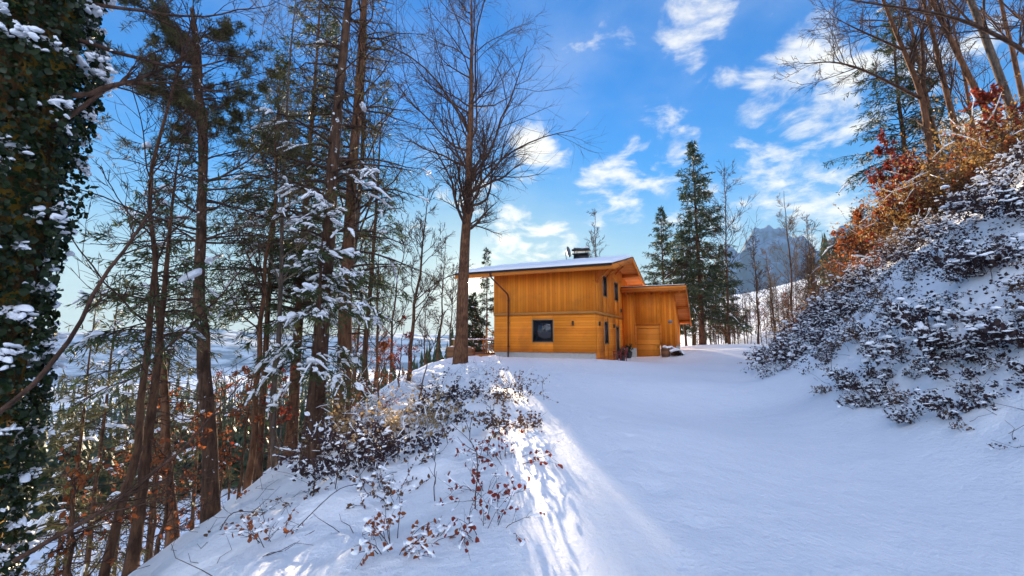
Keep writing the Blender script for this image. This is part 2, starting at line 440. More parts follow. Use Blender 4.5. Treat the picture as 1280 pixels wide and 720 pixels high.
b.inputs['Base Color'].default_value = (.012, .016, .022, 1); b.inputs['Roughness'].default_value = .04
b.inputs['Specular IOR Level'].default_value = .7
bump(gg, b, gg.noise(gg.n('ShaderNodeTexCoord').outputs['Object'], 1.6, 2), .06, .1)

# ------------------------------------------------------------------ the ground
CP = []
def c(*pts): CP.extend(pts)
c((0, -6, -.05), (0, 0, 0), (3.2, 0, 0), (2.5, 4, 0), (3, 8, .02), (2, 15, .06), (5, 16, .02), (3, 22, .16), (6, 22, .08), (1.5, 28, .28), (4.8, 27.3, .30),
  (0, 31, .3), (3, 33, .3), (6.6, 30, .12), (9, 33.5, -.12), (12, 32.2, -.06), (10, 29, -.02), (13.5, 30.5, .10), (10, 22, 0), (7.3, 16.5, .02), (12.5, 26.5, .06),
  (13.1, 34, .36), (17.7, 38, .80), (21.8, 40, 1.0), (25, 41, 1.0), (16, 31, .35), (20, 33.5, .75), (12, 42, .3), (5, 42, .2), (20, 46, .9), (28, 46, .6), (26, 38, 1.0))
# foot of the bank on the right, its slope and the hillside above
c((5.4, -3, .05), (5.5, 0, .03), (5.7, 3, .03), (5.8, 5.3, .03), (6.3, 8, .04), (7.7, 12, .05), (9.6, 17, .06), (11.8, 22, .06), (14.2, 26, .15), (18.5, 29, .5), (25, 31.5, .9), (33, 34, 1.2))
c((9.2, 8, 2.7), (9.2, 3, 2.5), (9, -2, 2.5), (12.5, 10.5, 5.5), (12.9, 13, 4.85), (14.2, 17, 4.2), (15.3, 22, 2.95), (17, 26, 1.75), (12.6, 5, 5.4), (12.6, -1, 5.4),
  (17.5, 10, 8.2), (18.5, 16, 7.2), (19.5, 22, 5.6), (23, 27, 4.6), (25, 12, 11.5), (26, 20, 10), (32, 27, 8.5), (38, 34, 6), (38, 12, 17), (42, 24, 15), (38, 44, 4), (20, 0, 9.6), (36, -2, 16), (18, -6, 9))
# left: drive edge, its slope, and the fall into the valley
c((-.5, -3, .08), (-.45, 1, .10), (-.4, 3.2, .14), (-.5, 6.3, .17), (-.6, 12, .18), (-.8, 18, .22), (-1.2, 24, .27), (-2.0, 29, .27),
  (-3, -2, -.9), (-2.9, 2, -.72), (-2.4, 4.5, -.42), (-2.4, 8, -.38), (-2.6, 14, -.30), (-3.0, 20, -.05), (-2.8, 25, .12), (-3.8, 4.8, -.92), (-4.5, 8.5, -1.05), (-4.7, 11, -1.02), (-5.2, 15, -.85),
  (-5.7, 20.8, -.55), (-5.0, 30, .0), (-5, 36, -.3), (-1, 42, .1),
  (-6.4, 4, -2.9), (-6.8, 8, -2.9), (-7.6, 12, -3.0), (-8.6, 20, -2.8), (-9, 30, -2.0), (-10, 40, -2.6), (-5, -2, -2.4),
  (-14, 3, -8.5), (-15, 12, -8.8), (-16, 22, -8.8), (-17, 34, -7.6), (-28, 5, -17), (-30, 20, -18), (-32, 40, -18), (-12, 50, -6), (0, 54, -2), (-20, -6, -13), (12, 56, -1))
CP = np.array(CP, float)
def _U(r2): return .5*r2*np.log(np.maximum(r2, 1e-9))
_n = len(CP); _K = _U(((CP[:, None, :2]-CP[None, :, :2])**2).sum(2))+np.eye(_n)*.15
_P = np.c_[np.ones(_n), CP[:, :2]]
_S = np.linalg.solve(np.block([[_K, _P], [_P.T, np.zeros((3, 3))]]), np.r_[CP[:, 2], np.zeros(3)])
def tps(x, y):
    out = _S[_n]+_S[_n+1]*x+_S[_n+2]*y
    for i in range(_n): out = out+_S[i]*_U((x-CP[i, 0])**2+(y-CP[i, 1])**2)
    return out
def bank_w(x, y):
    """0 on the drive, 1 on the banks"""
    l = sst(-.25-x, 0, 1.0)*sst(y, -50, -49)
    foot = np.interp(y, [-10, 0, 5.3, 8, 12, 17, 22, 26, 30], [5.4, 5.5, 5.8, 6.3, 7.7, 9.6, 11.8, 14.2, 22])
    r = sst(x-foot, -.2, 1.0)
    return np.maximum(l, r)
def height(x, y):
    x = np.asarray(x, float); y = np.asarray(y, float)
    xc, yc = np.clip(x, -32, 42), np.clip(y, -6, 56)
    near = tps(xc, yc)
    d = np.hypot(x-xc, y-yc)
    far = -42+75*sst(x-.12*y, -10, 130)+10*fbm(x/90, y/90)
    w = sst(d, 0, 110)
    z = near*(1-w)+far*w
    bw = bank_w(x, y)
    near_w = 1-sst(np.hypot(x, y), 50, 80)
    z = z+near_w*(bw*(.50*fbm(x*.9, y*.9, 4)+.20*fbm(x*3.2, y*3.2, 3))+(1-bw)*(.07*fbm(x*.7, y*.5, 3)+.028*fbm(x*4.5, y*4.5, 3)))
    return z
def warp(lo, hi, n, c0, s):
    a, b_ = math.asinh((lo-c0)/s), math.asinh((hi-c0)/s); return c0+s*np.sinh(np.linspace(a, b_, n))
gx = warp(-2600, 2600, 640, 1.0, 4.5); gy = warp(-300, 2650, 620, 6.0, 6.0)
X, Y = np.meshgrid(gx, gy, indexing='ij'); Z = height(X.ravel(), Y.ravel())
# faint footprints and a sledge track along the left of the drive
rg0 = np.random.default_rng(3)
xs, ys = X.ravel(), Y.ravel()
for k in range(26):
    fx, fy = 1.25+.35*math.sin(k*.4)+(.13 if k % 2 else -.13)+k*.012, 3.0+k*.75
    Z = Z-.055*np.exp(-((((xs-fx)/.11)**2+((ys-fy)/.17)**2)**1.5))+.012*np.exp(-(((xs-fx)/.22)**2+((ys-fy)/.3)**2))
tx = .55+.12*np.sin(ys*.35)
for o_ in (0, .42): Z = Z-.02*np.exp(-((xs-tx-o_)/.07)**2)*((ys > -2) & (ys < 26))
nx_, ny_ = len(gx), len(gy)
ii, jj = np.meshgrid(np.arange(nx_-1), np.arange(ny_-1), indexing='ij'); b0 = (ii*ny_+jj).ravel()
gm = MB().add(np.c_[xs, ys, Z], np.stack([b0, b0+ny_, b0+ny_+1, b0+1], 1))
ground = gm.build('snowy_ground', M['ground'], smooth=True); tag(ground, kind='structure')
def H(x, y): return float(height(np.array([x]), np.array([y]))[0])
def on(px, Y, dz=0.0, py=480):
    """ground point at distance Y seen in the photo's column px"""
    x = at(px, py, Y)[0]
    for _ in range(3):
        z = H(x, Y); d = np.array([x, Y, z])-CAM
        depth = d[1]*math.cos(PITCH)+d[2]*math.sin(PITCH); x = (px-640)/FPX*depth
    return np.array([x, Y, H(x, Y)+dz])
# ------------------------------------------------------------------ far mountains and the air
m, gg, b, o = mat('hazed_mountain_rock'); M['mountain'] = m
co = gg.n('ShaderNodeTexCoord').outputs['Object']; geo = gg.n('ShaderNodeNewGeometry')
sN = gg.n('ShaderNodeSeparateXYZ'); gg.nt.links.new(geo.outputs['Normal'], sN.inputs[0])
sP = gg.n('ShaderNodeSeparateXYZ'); gg.nt.links.new(co, sP.inputs[0])
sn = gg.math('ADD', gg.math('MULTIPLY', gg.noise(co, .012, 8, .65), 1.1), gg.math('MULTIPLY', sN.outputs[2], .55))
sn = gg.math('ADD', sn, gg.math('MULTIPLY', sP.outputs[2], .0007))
cc = gg.mix(gg.sstep(sn, 1.06, 1.24), (.015, .045, .11), (.07, .14, .27))  # blue of hazy distance mixed into both the rock and snow colours
gg.put(b.inputs['Base Color'], cc); b.inputs['Roughness'].default_value = .9
def mountain(az0, az1, r0, r1, peaks, base, seed, base_mat='mountain'):
    """heightfield patch in azimuth and range; peaks = (azimuth deg, elevation ratio, width deg)"""
    na, nr = 220, 60
    A, R_ = np.meshgrid(np.radians(np.linspace(az0, az1, na)), np.linspace(r0, r1, nr), indexing='ij')
    mid = .5*(r0+r1)
    prof = np.zeros(na)
    for a, e, w in peaks:
        prof = np.maximum(prof, e*np.exp(-(np.abs(np.linspace(az0, az1, na)-a)/(w*.62))**1.5))
    prof = prof*(1+.22*fbm(np.linspace(az0, az1, na)*.8+seed, np.linspace(az0, az1, na)*0+3.3, 4))
    x, y = R_*np.sin(A), R_*np.cos(A)
    t = np.clip(1-np.abs(R_-mid)/(mid-r0), 0, 1)**.8
    rid = 1-np.abs(2*vnoise(x/140+seed, y/140)-1)*.5+fbm(x/60, y/60+seed, 5)*.7
    z = base+(prof[:, None]*mid-base)*t*(.80+.20*rid+.10*fbm(x/38+seed, y/38, 4))
    i, j = np.meshgrid(np.arange(na-1), np.arange(nr-1), indexing='ij'); q = (i*nr+j).ravel()
    o = MB().add(np.c_[x.ravel(), y.ravel(), z.ravel()], np.stack([q, q+1, q+nr+1, q+nr], 1)).build('mountain' if base_mat == 'mountain' else 'far_hills', M[base_mat], smooth=True)
    tag(o, kind='structure'); return o
m, gg, b, o = mat('hazed_wooded_hills'); M['hills'] = m
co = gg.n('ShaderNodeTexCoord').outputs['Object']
gg.put(b.inputs['Base Color'], gg.mix(gg.sstep(gg.noise(co, .02, 7, .65), .42, .56), (.20, .25, .30), (.60, .64, .68))); b.inputs['Roughness'].default_value = .9  # bright haze put into the colours: woods and snow both paled
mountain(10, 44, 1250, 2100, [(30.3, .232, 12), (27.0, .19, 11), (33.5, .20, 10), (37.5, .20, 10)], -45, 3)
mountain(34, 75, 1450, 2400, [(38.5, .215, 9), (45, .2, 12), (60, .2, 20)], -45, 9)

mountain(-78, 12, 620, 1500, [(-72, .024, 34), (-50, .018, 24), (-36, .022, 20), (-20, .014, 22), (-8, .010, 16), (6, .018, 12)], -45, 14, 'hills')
HAZE = 1.2e-4
hz = MB().box(-2700, 2700, -350, 2700, -140, 560).build('haze', bpy.data.materials.new('haze_air')); tag(hz, kind='stuff')
hmt = hz.data.materials[0]; hmt.use_nodes = True; hmt.node_tree.nodes.clear(); gg = G(hmt.node_tree)
vo = gg.n('ShaderNodeVolumePrincipled'); vo.inputs['Color'].default_value = (.45, .74, 1.0, 1); vo.inputs['Density'].default_value = HAZE; vo.inputs['Anisotropy'].default_value = 0.0
ho = gg.n('ShaderNodeOutputMaterial'); hmt.node_tree.links.new(vo.outputs[0], ho.inputs['Volume'])
# ------------------------------------------------------------------ the house
HA = math.atan(.45)                       # the long side runs away to the left
HC = at(745, 446, 28.0); HC[2] = 0.0
def house_part(mb, name, m, parent, smooth=False): return mb.build(name, m, parent, smooth)
house = empty('timber_house', tuple(HC), -HA)
tag(house, 'two-storey larch-clad chalet with a snowy gable roof at the top of the drive', 'house')
hm = house.matrix_basis.copy()
def hw(x, y, z):
    ca, sa = math.cos(-HA), math.sin(-HA); return np.array([HC[0]+x*ca-y*sa, HC[1]+x*sa+y*ca, z])
LX, DY = -7.1, 13.0; SLOPE = .214; EZ = 6.08                   # EZ underside of the roof above the wall line
def roof_z(y): return EZ+SLOPE*(y if y < 6.6 else 13.2-y)
def wall_x(mb, x0, x1, y0, y1, z0, z1, holes):
    """wall in the x direction with rectangular holes (xa, xb, za, zb)"""
    xs_ = sorted({x0, x1, *[h[0] for h in holes], *[h[1] for h in holes]}); zs_ = sorted({z0, z1, *[h[2] for h in holes], *[h[3] for h in holes]})
    for a, b_ in zip(xs_[:-1], xs_[1:]):
        run = None
        for p, q in zip(zs_[:-1], zs_[1:]):
            mx, mz = (a+b_)/2, (p+q)/2
            if any(h[0] < mx < h[1] and h[2] < mz < h[3] for h in holes):
                if run: mb.box(a, b_, y0, y1, *run)
                run = None
            else: run = (run[0], q) if run else (p, q)
        if run: mb.box(a, b_, y0, y1, *run)
def wall_y(mb, y0, y1, x0, x1, z0, z1, holes):
    t = MB(); wall_x(t, y0, y1, 0, 1, z0, z1, holes)
    for V in t.v:
        V2 = np.stack([np.where(V[:, 1] > .5, x1, x0), V[:, 0], V[:, 2]], 1); V[:] = V2
    off = 0
    for V, F in zip(t.v, t.f): mb.add(V, F-off); off += len(V)
JZ = 3.22
front_hole = (-4.25, -2.80, 1.33, 2.78)
lw = MB(); wall_x(lw, LX, 0, 0, .25, .66, JZ-.1, [front_hole]); house_part(lw, 'log_wall', M['logs'], house)
uw = MB(); wall_x(uw, LX-.02, .02, -.035, .22, JZ+.08, EZ+.05, []); house_part(uw, 'board_wall', M['boards'], house)
tr = MB(); tr.box(LX-.03, .05, -.06, .2, JZ-.1, JZ+.08); tr.box(-.01, .055, .2, DY, JZ-.1, JZ+.08); house_part(tr, 'storey_trim', M['trim'], house)
side_low = [(2.55, 3.85, 1.2, 2.7), (6.5, 7.9, -.05, 2.45)]; side_up = [(2.3, 3.55, 4.45, 5.85), (6.15, 7.6, 4.45, 5.85)]
sl = MB(); wall_y(sl, .25, DY, -.25, 0, .66, JZ-.1, side_low); sl.box(-.25, 0, 7.9, DY, -.4, .66); sl.box(-.25, 0, 6.3, 6.5, -.4, .66)
house_part(sl, 'log_wall', M['logs'], house)
su = MB(); wall_y(su, .22, DY, -.22, .02, JZ+.08, EZ+.03, side_up)
su.prism([(.22, EZ+.03), (DY, EZ+.03), (12.9, EZ+.06), (6.6, roof_z(6.6)-.02), (.25, EZ+.06)], 'x', -.22, .02); house_part(su, 'board_wall', M['boards'], house)
lf = MB(); lf.box(LX, LX+.25, .25, DY, .66, EZ); lf.prism([(.25, EZ), (DY-.2, EZ), (6.6, roof_z(6.6)-.02)], 'x', LX, LX+.25); lf.box(LX+.25, -.25, DY-.25, DY, .5, EZ)
house_part(lf, 'board_wall', M['boards'], house)
pl = MB(); pl.box(LX+.04, -.04, .05, .30, -.6, .66); pl.box(-.28, -.045, .30, 6.3, -.6, .66); pl.box(LX+.04, LX+.28, .3, DY, -1.2, .66); house_part(pl, 'plinth', M['concrete'], house)
fl = MB(); fl.box(LX+.28, -.28, .3, DY-.25, .0, .12); fl.box(LX+.26, -.26, .3, DY-.3, JZ-.05, JZ+.03); house_part(fl, 'floor_deck', M['deck'], house)
# roof: two planes with boarded underside
RX0, RX1 = -9.75, 1.38
def plane(y0, y1, t0, t1):
    return [(y0, roof_z(y0)+t0), (y1, roof_z(y1)+t0), (y1, roof_z(y1)+t1), (y0, roof_z(y0)+t1)]
rf = MB(); rf.prism(plane(-.85, 6.6, .06, .20), 'x', RX0, RX1-.03); rf.prism(plane(6.6, 14.05, .06, .20), 'x', RX0, RX1-.03)
roof = house_part(rf, 'roof', M['soffit'], house)
cv = MB(); cv.prism(plane(-.92, 6.6, .202, .26), 'x', RX0-.05, RX1+.05); cv.prism(plane(6.6, 14.1, .202, .26), 'x', RX0-.05, RX1+.05); house_part(cv, 'roof_sheet', M['metal'], roof)
vg = MB()
for x0, x1 in ((RX1-.03, RX1+.03), (RX0-.03, RX0+.002)):
    vg.prism(plane(-.90, 6.6, -.16, .20), 'x', x0, x1); vg.prism(plane(6.6, 14.08, -.16, .20), 'x', x0, x1)
vg.prism([(-.93, roof_z(-.9)-.12), (-.855, roof_z(-.9)-.12), (-.855, roof_z(-.9)+.2), (-.93, roof_z(-.9)+.2)], 'x', RX0, RX1-.031)
house_part(vg, 'verge_board', M['beam'], roof)
sn_ = MB(); nx2, ny2 = 60, 40
xx = np.linspace(RX0, RX1, nx2); yy = np.linspace(-.93, 14.08, ny2)
XX, YY = np.meshgrid(xx, yy, indexing='ij'); edge = np.minimum(np.minimum(XX-RX0, RX1-XX), np.minimum(YY+.93, 14.08-YY))
rz = np.where(YY < 6.6, EZ+SLOPE*YY, EZ+SLOPE*(13.2-YY))
ZZ = rz+.262+.17*sst(edge, -.05, .25)+.16*fbm(XX*.8, YY*.8)*sst(edge, -.1, .4)
i, j = np.meshgrid(np.arange(nx2-1), np.arange(ny2-1), indexing='ij'); q = (i*ny2+j).ravel()
sn_.add(np.c_[XX.ravel(), YY.ravel(), ZZ.ravel()], np.stack([q, q+ny2, q+ny2+1, q+1], 1))
sn_.add(np.c_[XX.ravel(), YY.ravel(), rz.ravel()+.261], np.stack([q, q+1, q+ny2+1, q+ny2], 1))
bq = []
def rim(ia, ib): bq.append((ia, ib, ib+nx2*ny2, ia+nx2*ny2))
for k in range(nx2-1): rim((k+1)*ny2, k*ny2); rim(k*ny2+ny2-1, (k+1)*ny2+ny2-1)
for k in range(ny2-1): rim(k, k+1); rim((nx2-1)*ny2+k+1, (nx2-1)*ny2+k)
sn_.f.append(np.array(bq)); house_part(sn_, 'roof_snow', M['snow'], roof, True)
# purlins carried through the gable, braces, rafters under the eaves
for y in (.35, 3.4, 6.6, 9.8, 12.8):
    z = roof_z(y)-.02-(.06 if y == 6.6 else 0)
    p = MB(); p.box(.025, RX1-.12, y-.09, y+.09, z-.19, z+.07); house_part(p, 'purlin', M['beam'], roof)
    if y < 8:
        q_ = MB(); q_.beam((.04, y, z-.95), (.85, y, z-.20), .12, .12); house_part(q_, 'brace', M['beam'], roof)
for y in (.35, 6.6, 12.8):
    z = roof_z(y)-.02; p = MB(); p.box(RX0+.1, LX-.005, y-.09, y+.09, z-.2, z+.06); house_part(p, 'purlin', M['beam'], roof)
for k in range(13):
    x = RX0+.35+k*.86
    r_ = MB(); r_.prism([(-.84, roof_z(-.84)-.07), (-.06, roof_z(-.06)-.10), (-.06, roof_z(-.06)+.055), (-.84, roof_z(-.84)+.055)], 'x', x-.05, x+.05); house_part(r_, 'rafter', M['beam'], roof)
gt = MB()
for k in range(8):
    a0, a1 = math.pi+k*math.pi/8, math.pi+(k+1)*math.pi/8
    zc = roof_z(-.98)+.20
    gt.prism([(-1.0+.075*math.cos(a0), zc+.075*math.sin(a0)), (-1.0+.075*math.cos(a1), zc+.075*math.sin(a1)), (-1.0+.062*math.cos(a1), zc+.062*math.sin(a1)), (-1.0+.062*math.cos(a0), zc+.062*math.sin(a0))], 'x', RX0, RX1-.04)
house_part(gt, 'gutter', M['metal'], house)
dp = MB(); zt = roof_z(-.98)+.12
dp.tube([(-6.95, -1.0, zt), (-6.93, -.99, zt-.18), (-6.86, -.93, zt-.34), (-6.10, -.24, zt-1.30), (-6.0, -.15, zt-1.46), (-5.97, -.13, zt-1.7), (-5.97, -.13, 1.5), (-5.97, -.13, .22)], .052, 10)
for z in (1.0, 2.6, 4.1): dp.box(-6.04, -5.90, -.16, -.03, z, z+.04)
house_part(dp, 'downpipe', M['pipe'], house, False)
def window_x(xa, xb, za, zb, y, mull=0):
    f = MB(); t = .075
    for a in ((xa, xa+t, za, zb), (xb-t, xb, za, zb), (xa+t, xb-t, za, za+t), (xa+t, xb-t, zb-t, zb)): f.box(a[0], a[1], y+.03, y+.11, a[2], a[3])
    w = house_part(f, 'window', M['frame'], house)
    g_ = MB(); g_.box(xa+t, xb-t, y+.055, y+.08, za+t, zb-t); house_part(g_, 'pane', M['glass'], w)
    cs = MB(); k = .045
    for a in ((xa-k, xa, za-k, zb+k), (xb, xb+k, za-k, zb+k), (xa, xb, za-k, za), (xa, xb, zb, zb+k)): cs.box(a[0], a[1], y-.022, y+.03, a[2], a[3])
    house_part(cs, 'casing', M['casing'], w); return w
window_x(*front_hole, 0)
def window_y(ya, yb, za, zb, x, name='window'):
    f = MB(); t = .07
    for a in ((ya, ya+t, za, zb), (yb-t, yb, za, zb), (ya+t, yb-t, za, za+t), (ya+t, yb-t, zb-t, zb)): f.box(x-.11, x-.03, a[0], a[1], a[2], a[3])
    w = house_part(f, name, M['frame'], house)
    g_ = MB(); g_.box(x-.08, x-.055, ya+t, yb-t, za+t, zb-t); house_part(g_, 'pane', M['glass'], w)
    cs = MB(); k = .045
    for a in ((ya-k, ya, za-k, zb+k), (yb, yb+k, za-k, zb+k), (ya, yb, za-k, za), (ya, yb, zb, zb+k)): cs.box(x-.03, x+.022, a[0], a[1], a[2], a[3])
    house_part(cs, 'casing', M['casing'], w); return w
for h in side_up: window_y(*h, .02)
window_y(*side_low[0], 0.0)
dr = window_y(*side_low[1], 0.0, 'glazed_door')
hd = MB(); hd.box(-.03, .03, 6.62, 6.65, .95, 1.1); hd.box(.0, .03, 6.62, 6.76, 1.0, 1.03); house_part(hd, 'handle', M['metal'], dr)
def lamp_x(x, z):
    l = MB(); l.box(x-.05, x+.05, -.12, -.002, z-.12, z+.12); l.box(x-.06, x+.06, -.13, -.002, z+.121, z+.15); house_part(l, 'wall_lamp', M['frame'], house)
def lamp_y(y, z, x=0.0):
    l = MB(); l.box(x+.002, x+.12, y-.05, y+.05, z-.12, z+.12); l.box(x+.002, x+.13, y-.06, y+.06, z+.121, z+.15); house_part(l, 'wall_lamp', M['frame'], house)
lamp_x(-1.45, 2.52); lamp_y(.95, 2.5); lamp_y(5.6, 2.45); lamp_y(8.5, 3.75, .02)
# chimney and satellite dish on the roof
zc = roof_z(6.1)
ch = MB(); ch.box(-3.0, -1.95, 5.7, 6.5, zc-.1, zc+.72); ch.box(-3.08, -1.87, 5.62, 6.58, zc+.721, zc+.80); chim = house_part(ch, 'chimney', M['metal'], house)
cp_ = MB()
for x in (-2.95, -2.05): cp_.box(x, x+.05, 5.75, 5.8, zc+.80, zc+1.02); cp_.box(x, x+.05, 6.4, 6.45, zc+.80, zc+1.02)
cp_.prism([(5.58, zc+1.021), (6.62, zc+1.021), (6.5, zc+1.16), (6.1, zc+1.22), (5.7, zc+1.16)], 'x', -3.12, -1.83); house_part(cp_, 'chimney_cap', M['metal'], chim)
cs_ = MB(); v_, f_ = blobs(np.random.default_rng(2), np.array([[-2.7, 6.1, zc+1.2], [-2.2, 6.1, zc+1.2]]), np.array([.36, .34]), .22, .1); cs_.add(v_, f_); house_part(cs_, 'snow_cap', M['snow'], chim, True)
ds = MB(); k = 20; ca = np.array([-3.55, 5.9, zc+1.0]); ax = nrm(np.array([.80, .60, .25])); a_ = nrm(np.cross(ax, [0, 0, 1.0])); b_ = np.cross(a_, ax)
ringv = []
for r in (.04, .18, .32, .44):
    for q in range(k):
        t = q*2*math.pi/k; ringv.append(ca+(a_*math.cos(t)*.85+b_*math.sin(t))*r+ax*(r*r*.55))
F = [(r*k+q, r*k+(q+1) % k, (r+1)*k+(q+1) % k, (r+1)*k+q) for r in range(3) for q in range(k)]
ds.add(ringv, [np.array(F), np.array([tuple(range(k))])])
ds.add([v-ax*.03 for v in ringv], [np.array([f[::-1] for f in F]), np.array([tuple(range(k))[::-1]])])
dish = house_part(ds, 'satellite_dish', M['dish'], house, True)
da = MB(); da.tube([ca-ax*.03, ca-ax*.2, (-3.6, 5.9, zc+.2)], .025, 6); da.tube([ca-b_*.4+ax*.1, ca-b_*.1+ax*.55], .012, 5); da.box(*[v for q in ca+ax*.55 for v in (q-.04, q+.04)]); house_part(da, 'dish_arm', M['metal'], dish)

# the boarded shed on the far end of the gable side
SW, SY, SD = 4.05, 9.1, 5.0
shed = empty('timber_shed', tuple(hw(0.03, SY, -.2)), -HA); tag(shed, 'tall lean-to shed of orange boards beside the chalet, with a plain plank door', 'shed')
def shed_roof(y): return 5.38-.43*y
def sp(mb, name, m, parent=None, smooth=False): return mb.build(name, m, parent or shed, smooth)
dh = (1.06, 2.9, -.2, 2.82)
w = MB(); wall_x(w, .05, SW, 0, .16, 1.2, shed_roof(0)+.02, [(dh[0], dh[1], 1.0, dh[3])]); sp(w, 'board_wall', M['boards'])
w = MB(); w.prism([(.165, 1.2), (SD, 1.2), (SD, shed_roof(SD)+.02), (.165, shed_roof(.165)+.02)], 'x', SW-.16, SW); w.box(.05, SW-.16, SD-.16, SD, 1.2, shed_roof(SD)); sp(w, 'board_wall', M['boards'])
w = MB(); w.box(.05, dh[0], .03, .25, -.6, 1.2); sp(w, 'plinth', M['concrete']); w = MB(); w.box(dh[1], SW-.03, .03, .25, -.6, 1.2); w.box(SW-.28, SW-.03, .25, SD, -.6, 1.2); sp(w, 'plinth', M['concrete'])
d_ = MB(); d_.box(dh[0]+.02, dh[1]-.02, .03, .09, dh[2], dh[3]-.02); door = sp(d_, 'plank_door', M['door'])
for a_z, b_z in ((1.22, 1.36), (2.55, 2.68)):
    d_ = MB(); d_.box(dh[0]+.10, dh[1]-.10, -.0, .03, a_z, b_z); sp(d_, 'door_ledge', M['door'], door)
d_ = MB(); d_.box(dh[1]-.2, dh[1]-.16, -.05, .03, 1.0, 1.18); sp(d_, 'handle', M['metal'], door)
d_ = MB(); d_.box(dh[0]-.09, dh[0]+.015, -.025, .02, 1.21, dh[3]+.1); d_.box(dh[1]-.015, dh[1]+.09, -.025, .02, 1.21, dh[3]+.1); d_.box(dh[0]+.016, dh[1]-.016, -.025, .02, dh[3]-.015, dh[3]+.1); sp(d_, 'door_frame', M['beam'])
for k in range(10):
    x = .2+k*.42
    if k in (2, 3, 4, 5, 6): 
        d_ = MB(); d_.box(x-.025, x+.025, -.03, -.002, 3.0, shed_roof(0)-.1); sp(d_, 'cover_strip', M['boards'])
    else:
        d_ = MB(); d_.box(x-.025, x+.025, -.03, -.002, 1.22, shed_roof(0)-.1); sp(d_, 'cover_strip', M['boards'])
w = MB(); OV = .75
def rp(y0, y1, t0, t1): return [(y0, shed_roof(y0)+t0), (y1, shed_roof(y1)+t0), (y1, shed_roof(y1)+t1), (y0, shed_roof(y0)+t1)]
w.prism(rp(-.6, SD+.7, .06, .17), 'x', .06, SW+.9); sroof = sp(w, 'roof', M['soffit'])
w = MB(); w.prism(rp(-.64, SD+.74, .172, .215), 'x', .05, SW+.94); sp(w, 'roof_sheet', M['metal'], sroof)
w = MB(); w.prism(rp(-.55, SD+.66, .216, .30), 'x', .1, SW+.86); sp(w, 'roof_snow', M['snow'], sroof)
w = MB(); w.prism(rp(-.62, SD+.72, -.12, .165), 'x', SW+.901, SW+.94); w.box(.06, SW+.9, -.65, -.605, shed_roof(-.6)-.2, shed_roof(-.6)+.16); sp(w, 'verge_board', M['beam'], sroof)
for y in (.08, 2.5, 4.9):
    w = MB(); z = shed_roof(y)+.0; w.box(SW+.005, SW+.85, y-.08, y+.08, z-.17, z+.03); sp(w, 'purlin', M['beam'], sroof)
for k in range(7):
    x = .35+k*.68; w = MB(); w.prism([(-.58, shed_roof(-.58)-.10), (-.005, shed_roof(0)-.12), (-.005, shed_roof(0)+.055), (-.58, shed_roof(-.58)+.055)], 'x', x-.06, x+.06); sp(w, 'rafter', M['beam'], sroof)
w = MB(); w.box(3.55, 3.85, -.045, -.002, 2.95, 3.15); sp(w, 'plaque', M['plaque'])

# things by the house door
def chair(loc, rz, label):
    t = empty('garden_chair', loc, rz); tag(t, label, 'chair', 'red chairs by the door')
    for i_, k in enumerate((-.19, -.06, .07)):
        pass
    s = MB()
    for k in range(5): s.box(-.24, .24, -.24+k*.1, -.16+k*.1, .42, .445)
    s.build('seat', M['red'], t)
    bk = MB()
    for k in range(5): bk.beam((-.21+k*.105, .25, .46), (-.21+k*.105, .36, .95), .075, .022)
    bk.beam((-.25, .37, .93), (.25, .37, .93), .03, .07); bk.build('backrest', M['red'], t)
    for x, y, top in ((-.23, -.22, .62), (.23, -.22, .62), (-.23, .23, .46), (.23, .23, .46)):
        l = MB(); l.beam((x, y, 0), (x, y, top), .045, .045); l.build('leg', M['red'], t)
    for x in (-.26, .26):
        a = MB(); a.box(x-.035, x+.035, -.28, .3, .621, .645); a.build('armrest', M['red'], t)
def gz(p, dz=0): return (p[0], p[1], H(p[0], p[1])+dz)
chair(gz(hw(.75, 2.9, 0), .0), -HA-1.4, 'red slatted garden chair nearest the chalet corner, under the lower side window')
chair(gz(hw(.8, 4.4, 0), .0), -HA-1.7, 'red slatted garden chair nearer the glazed door, second from the chalet corner')
def pot(loc, label, s=1.0, seed=0):
    t = empty('potted_plant', loc); tag(t, label, 'potted plant')
    p = MB(); rr = np.array([.13, .17, .2, .21, .19, .17])*s; zz = np.array([0, .12, .3, .36, .36, .31])*s
    k = 14; V = [(r*math.cos(q*2*math.pi/k), r*math.sin(q*2*math.pi/k), z) for r, z in zip(rr, zz) for q in range(k)]
    F = [(r*k+q, r*k+(q+1) % k, (r+1)*k+(q+1) % k, (r+1)*k+q) for r in range(5) for q in range(k)]
    p.add(V, [np.array(F), np.array([tuple(range(k))[::-1]]), np.array([tuple(range(5*k, 6*k))])]); p.build('pot', M['pot'], t, True)
    rg = np.random.default_rng(seed); st = np.array([[[0, 0, .3*s], [0, 0, .5*s]]]); Q, R_ = grow(rg, st, np.full((1, 2), .015), 26, .0, 1, lambda t, L: .35*s, (.2, 1.1), 4, .05)
    b_ = MB(); b_.add(*tubes(Q, R_*.5, 3)); b_.build('stems', M['twig'], t)
    pos = interp(Q, rg.integers(0, len(Q), 420), rg.random(420)); f_ = MB(); f_.add(*leaf_faces(rg, pos, np.full(420, .09*s))); f_.build('foliage', M['needle_far'], t)
pot(gz(hw(.55, 6.0, 0)), 'dark pot with a bushy plant left of the glazed door', 1.1, 4)
pot(gz(hw(.6, 8.35, 0)), 'dark pot with a bushy plant between the glazed door and the shed', 1.35, 8)
bl = empty('rain_barrel', gz(hw(3.35, 8.45, 0), -.03)); tag(bl, 'dark barrel with a snow cap at the right foot of the shed door', 'barrel')
k = 20; zz = [0, .12, .35, .6, .72]; rr = [.27, .31, .34, .31, .28]
V = [(r*math.cos(q*2*math.pi/k), r*math.sin(q*2*math.pi/k), z) for r, z in zip(rr, zz) for q in range(k)]
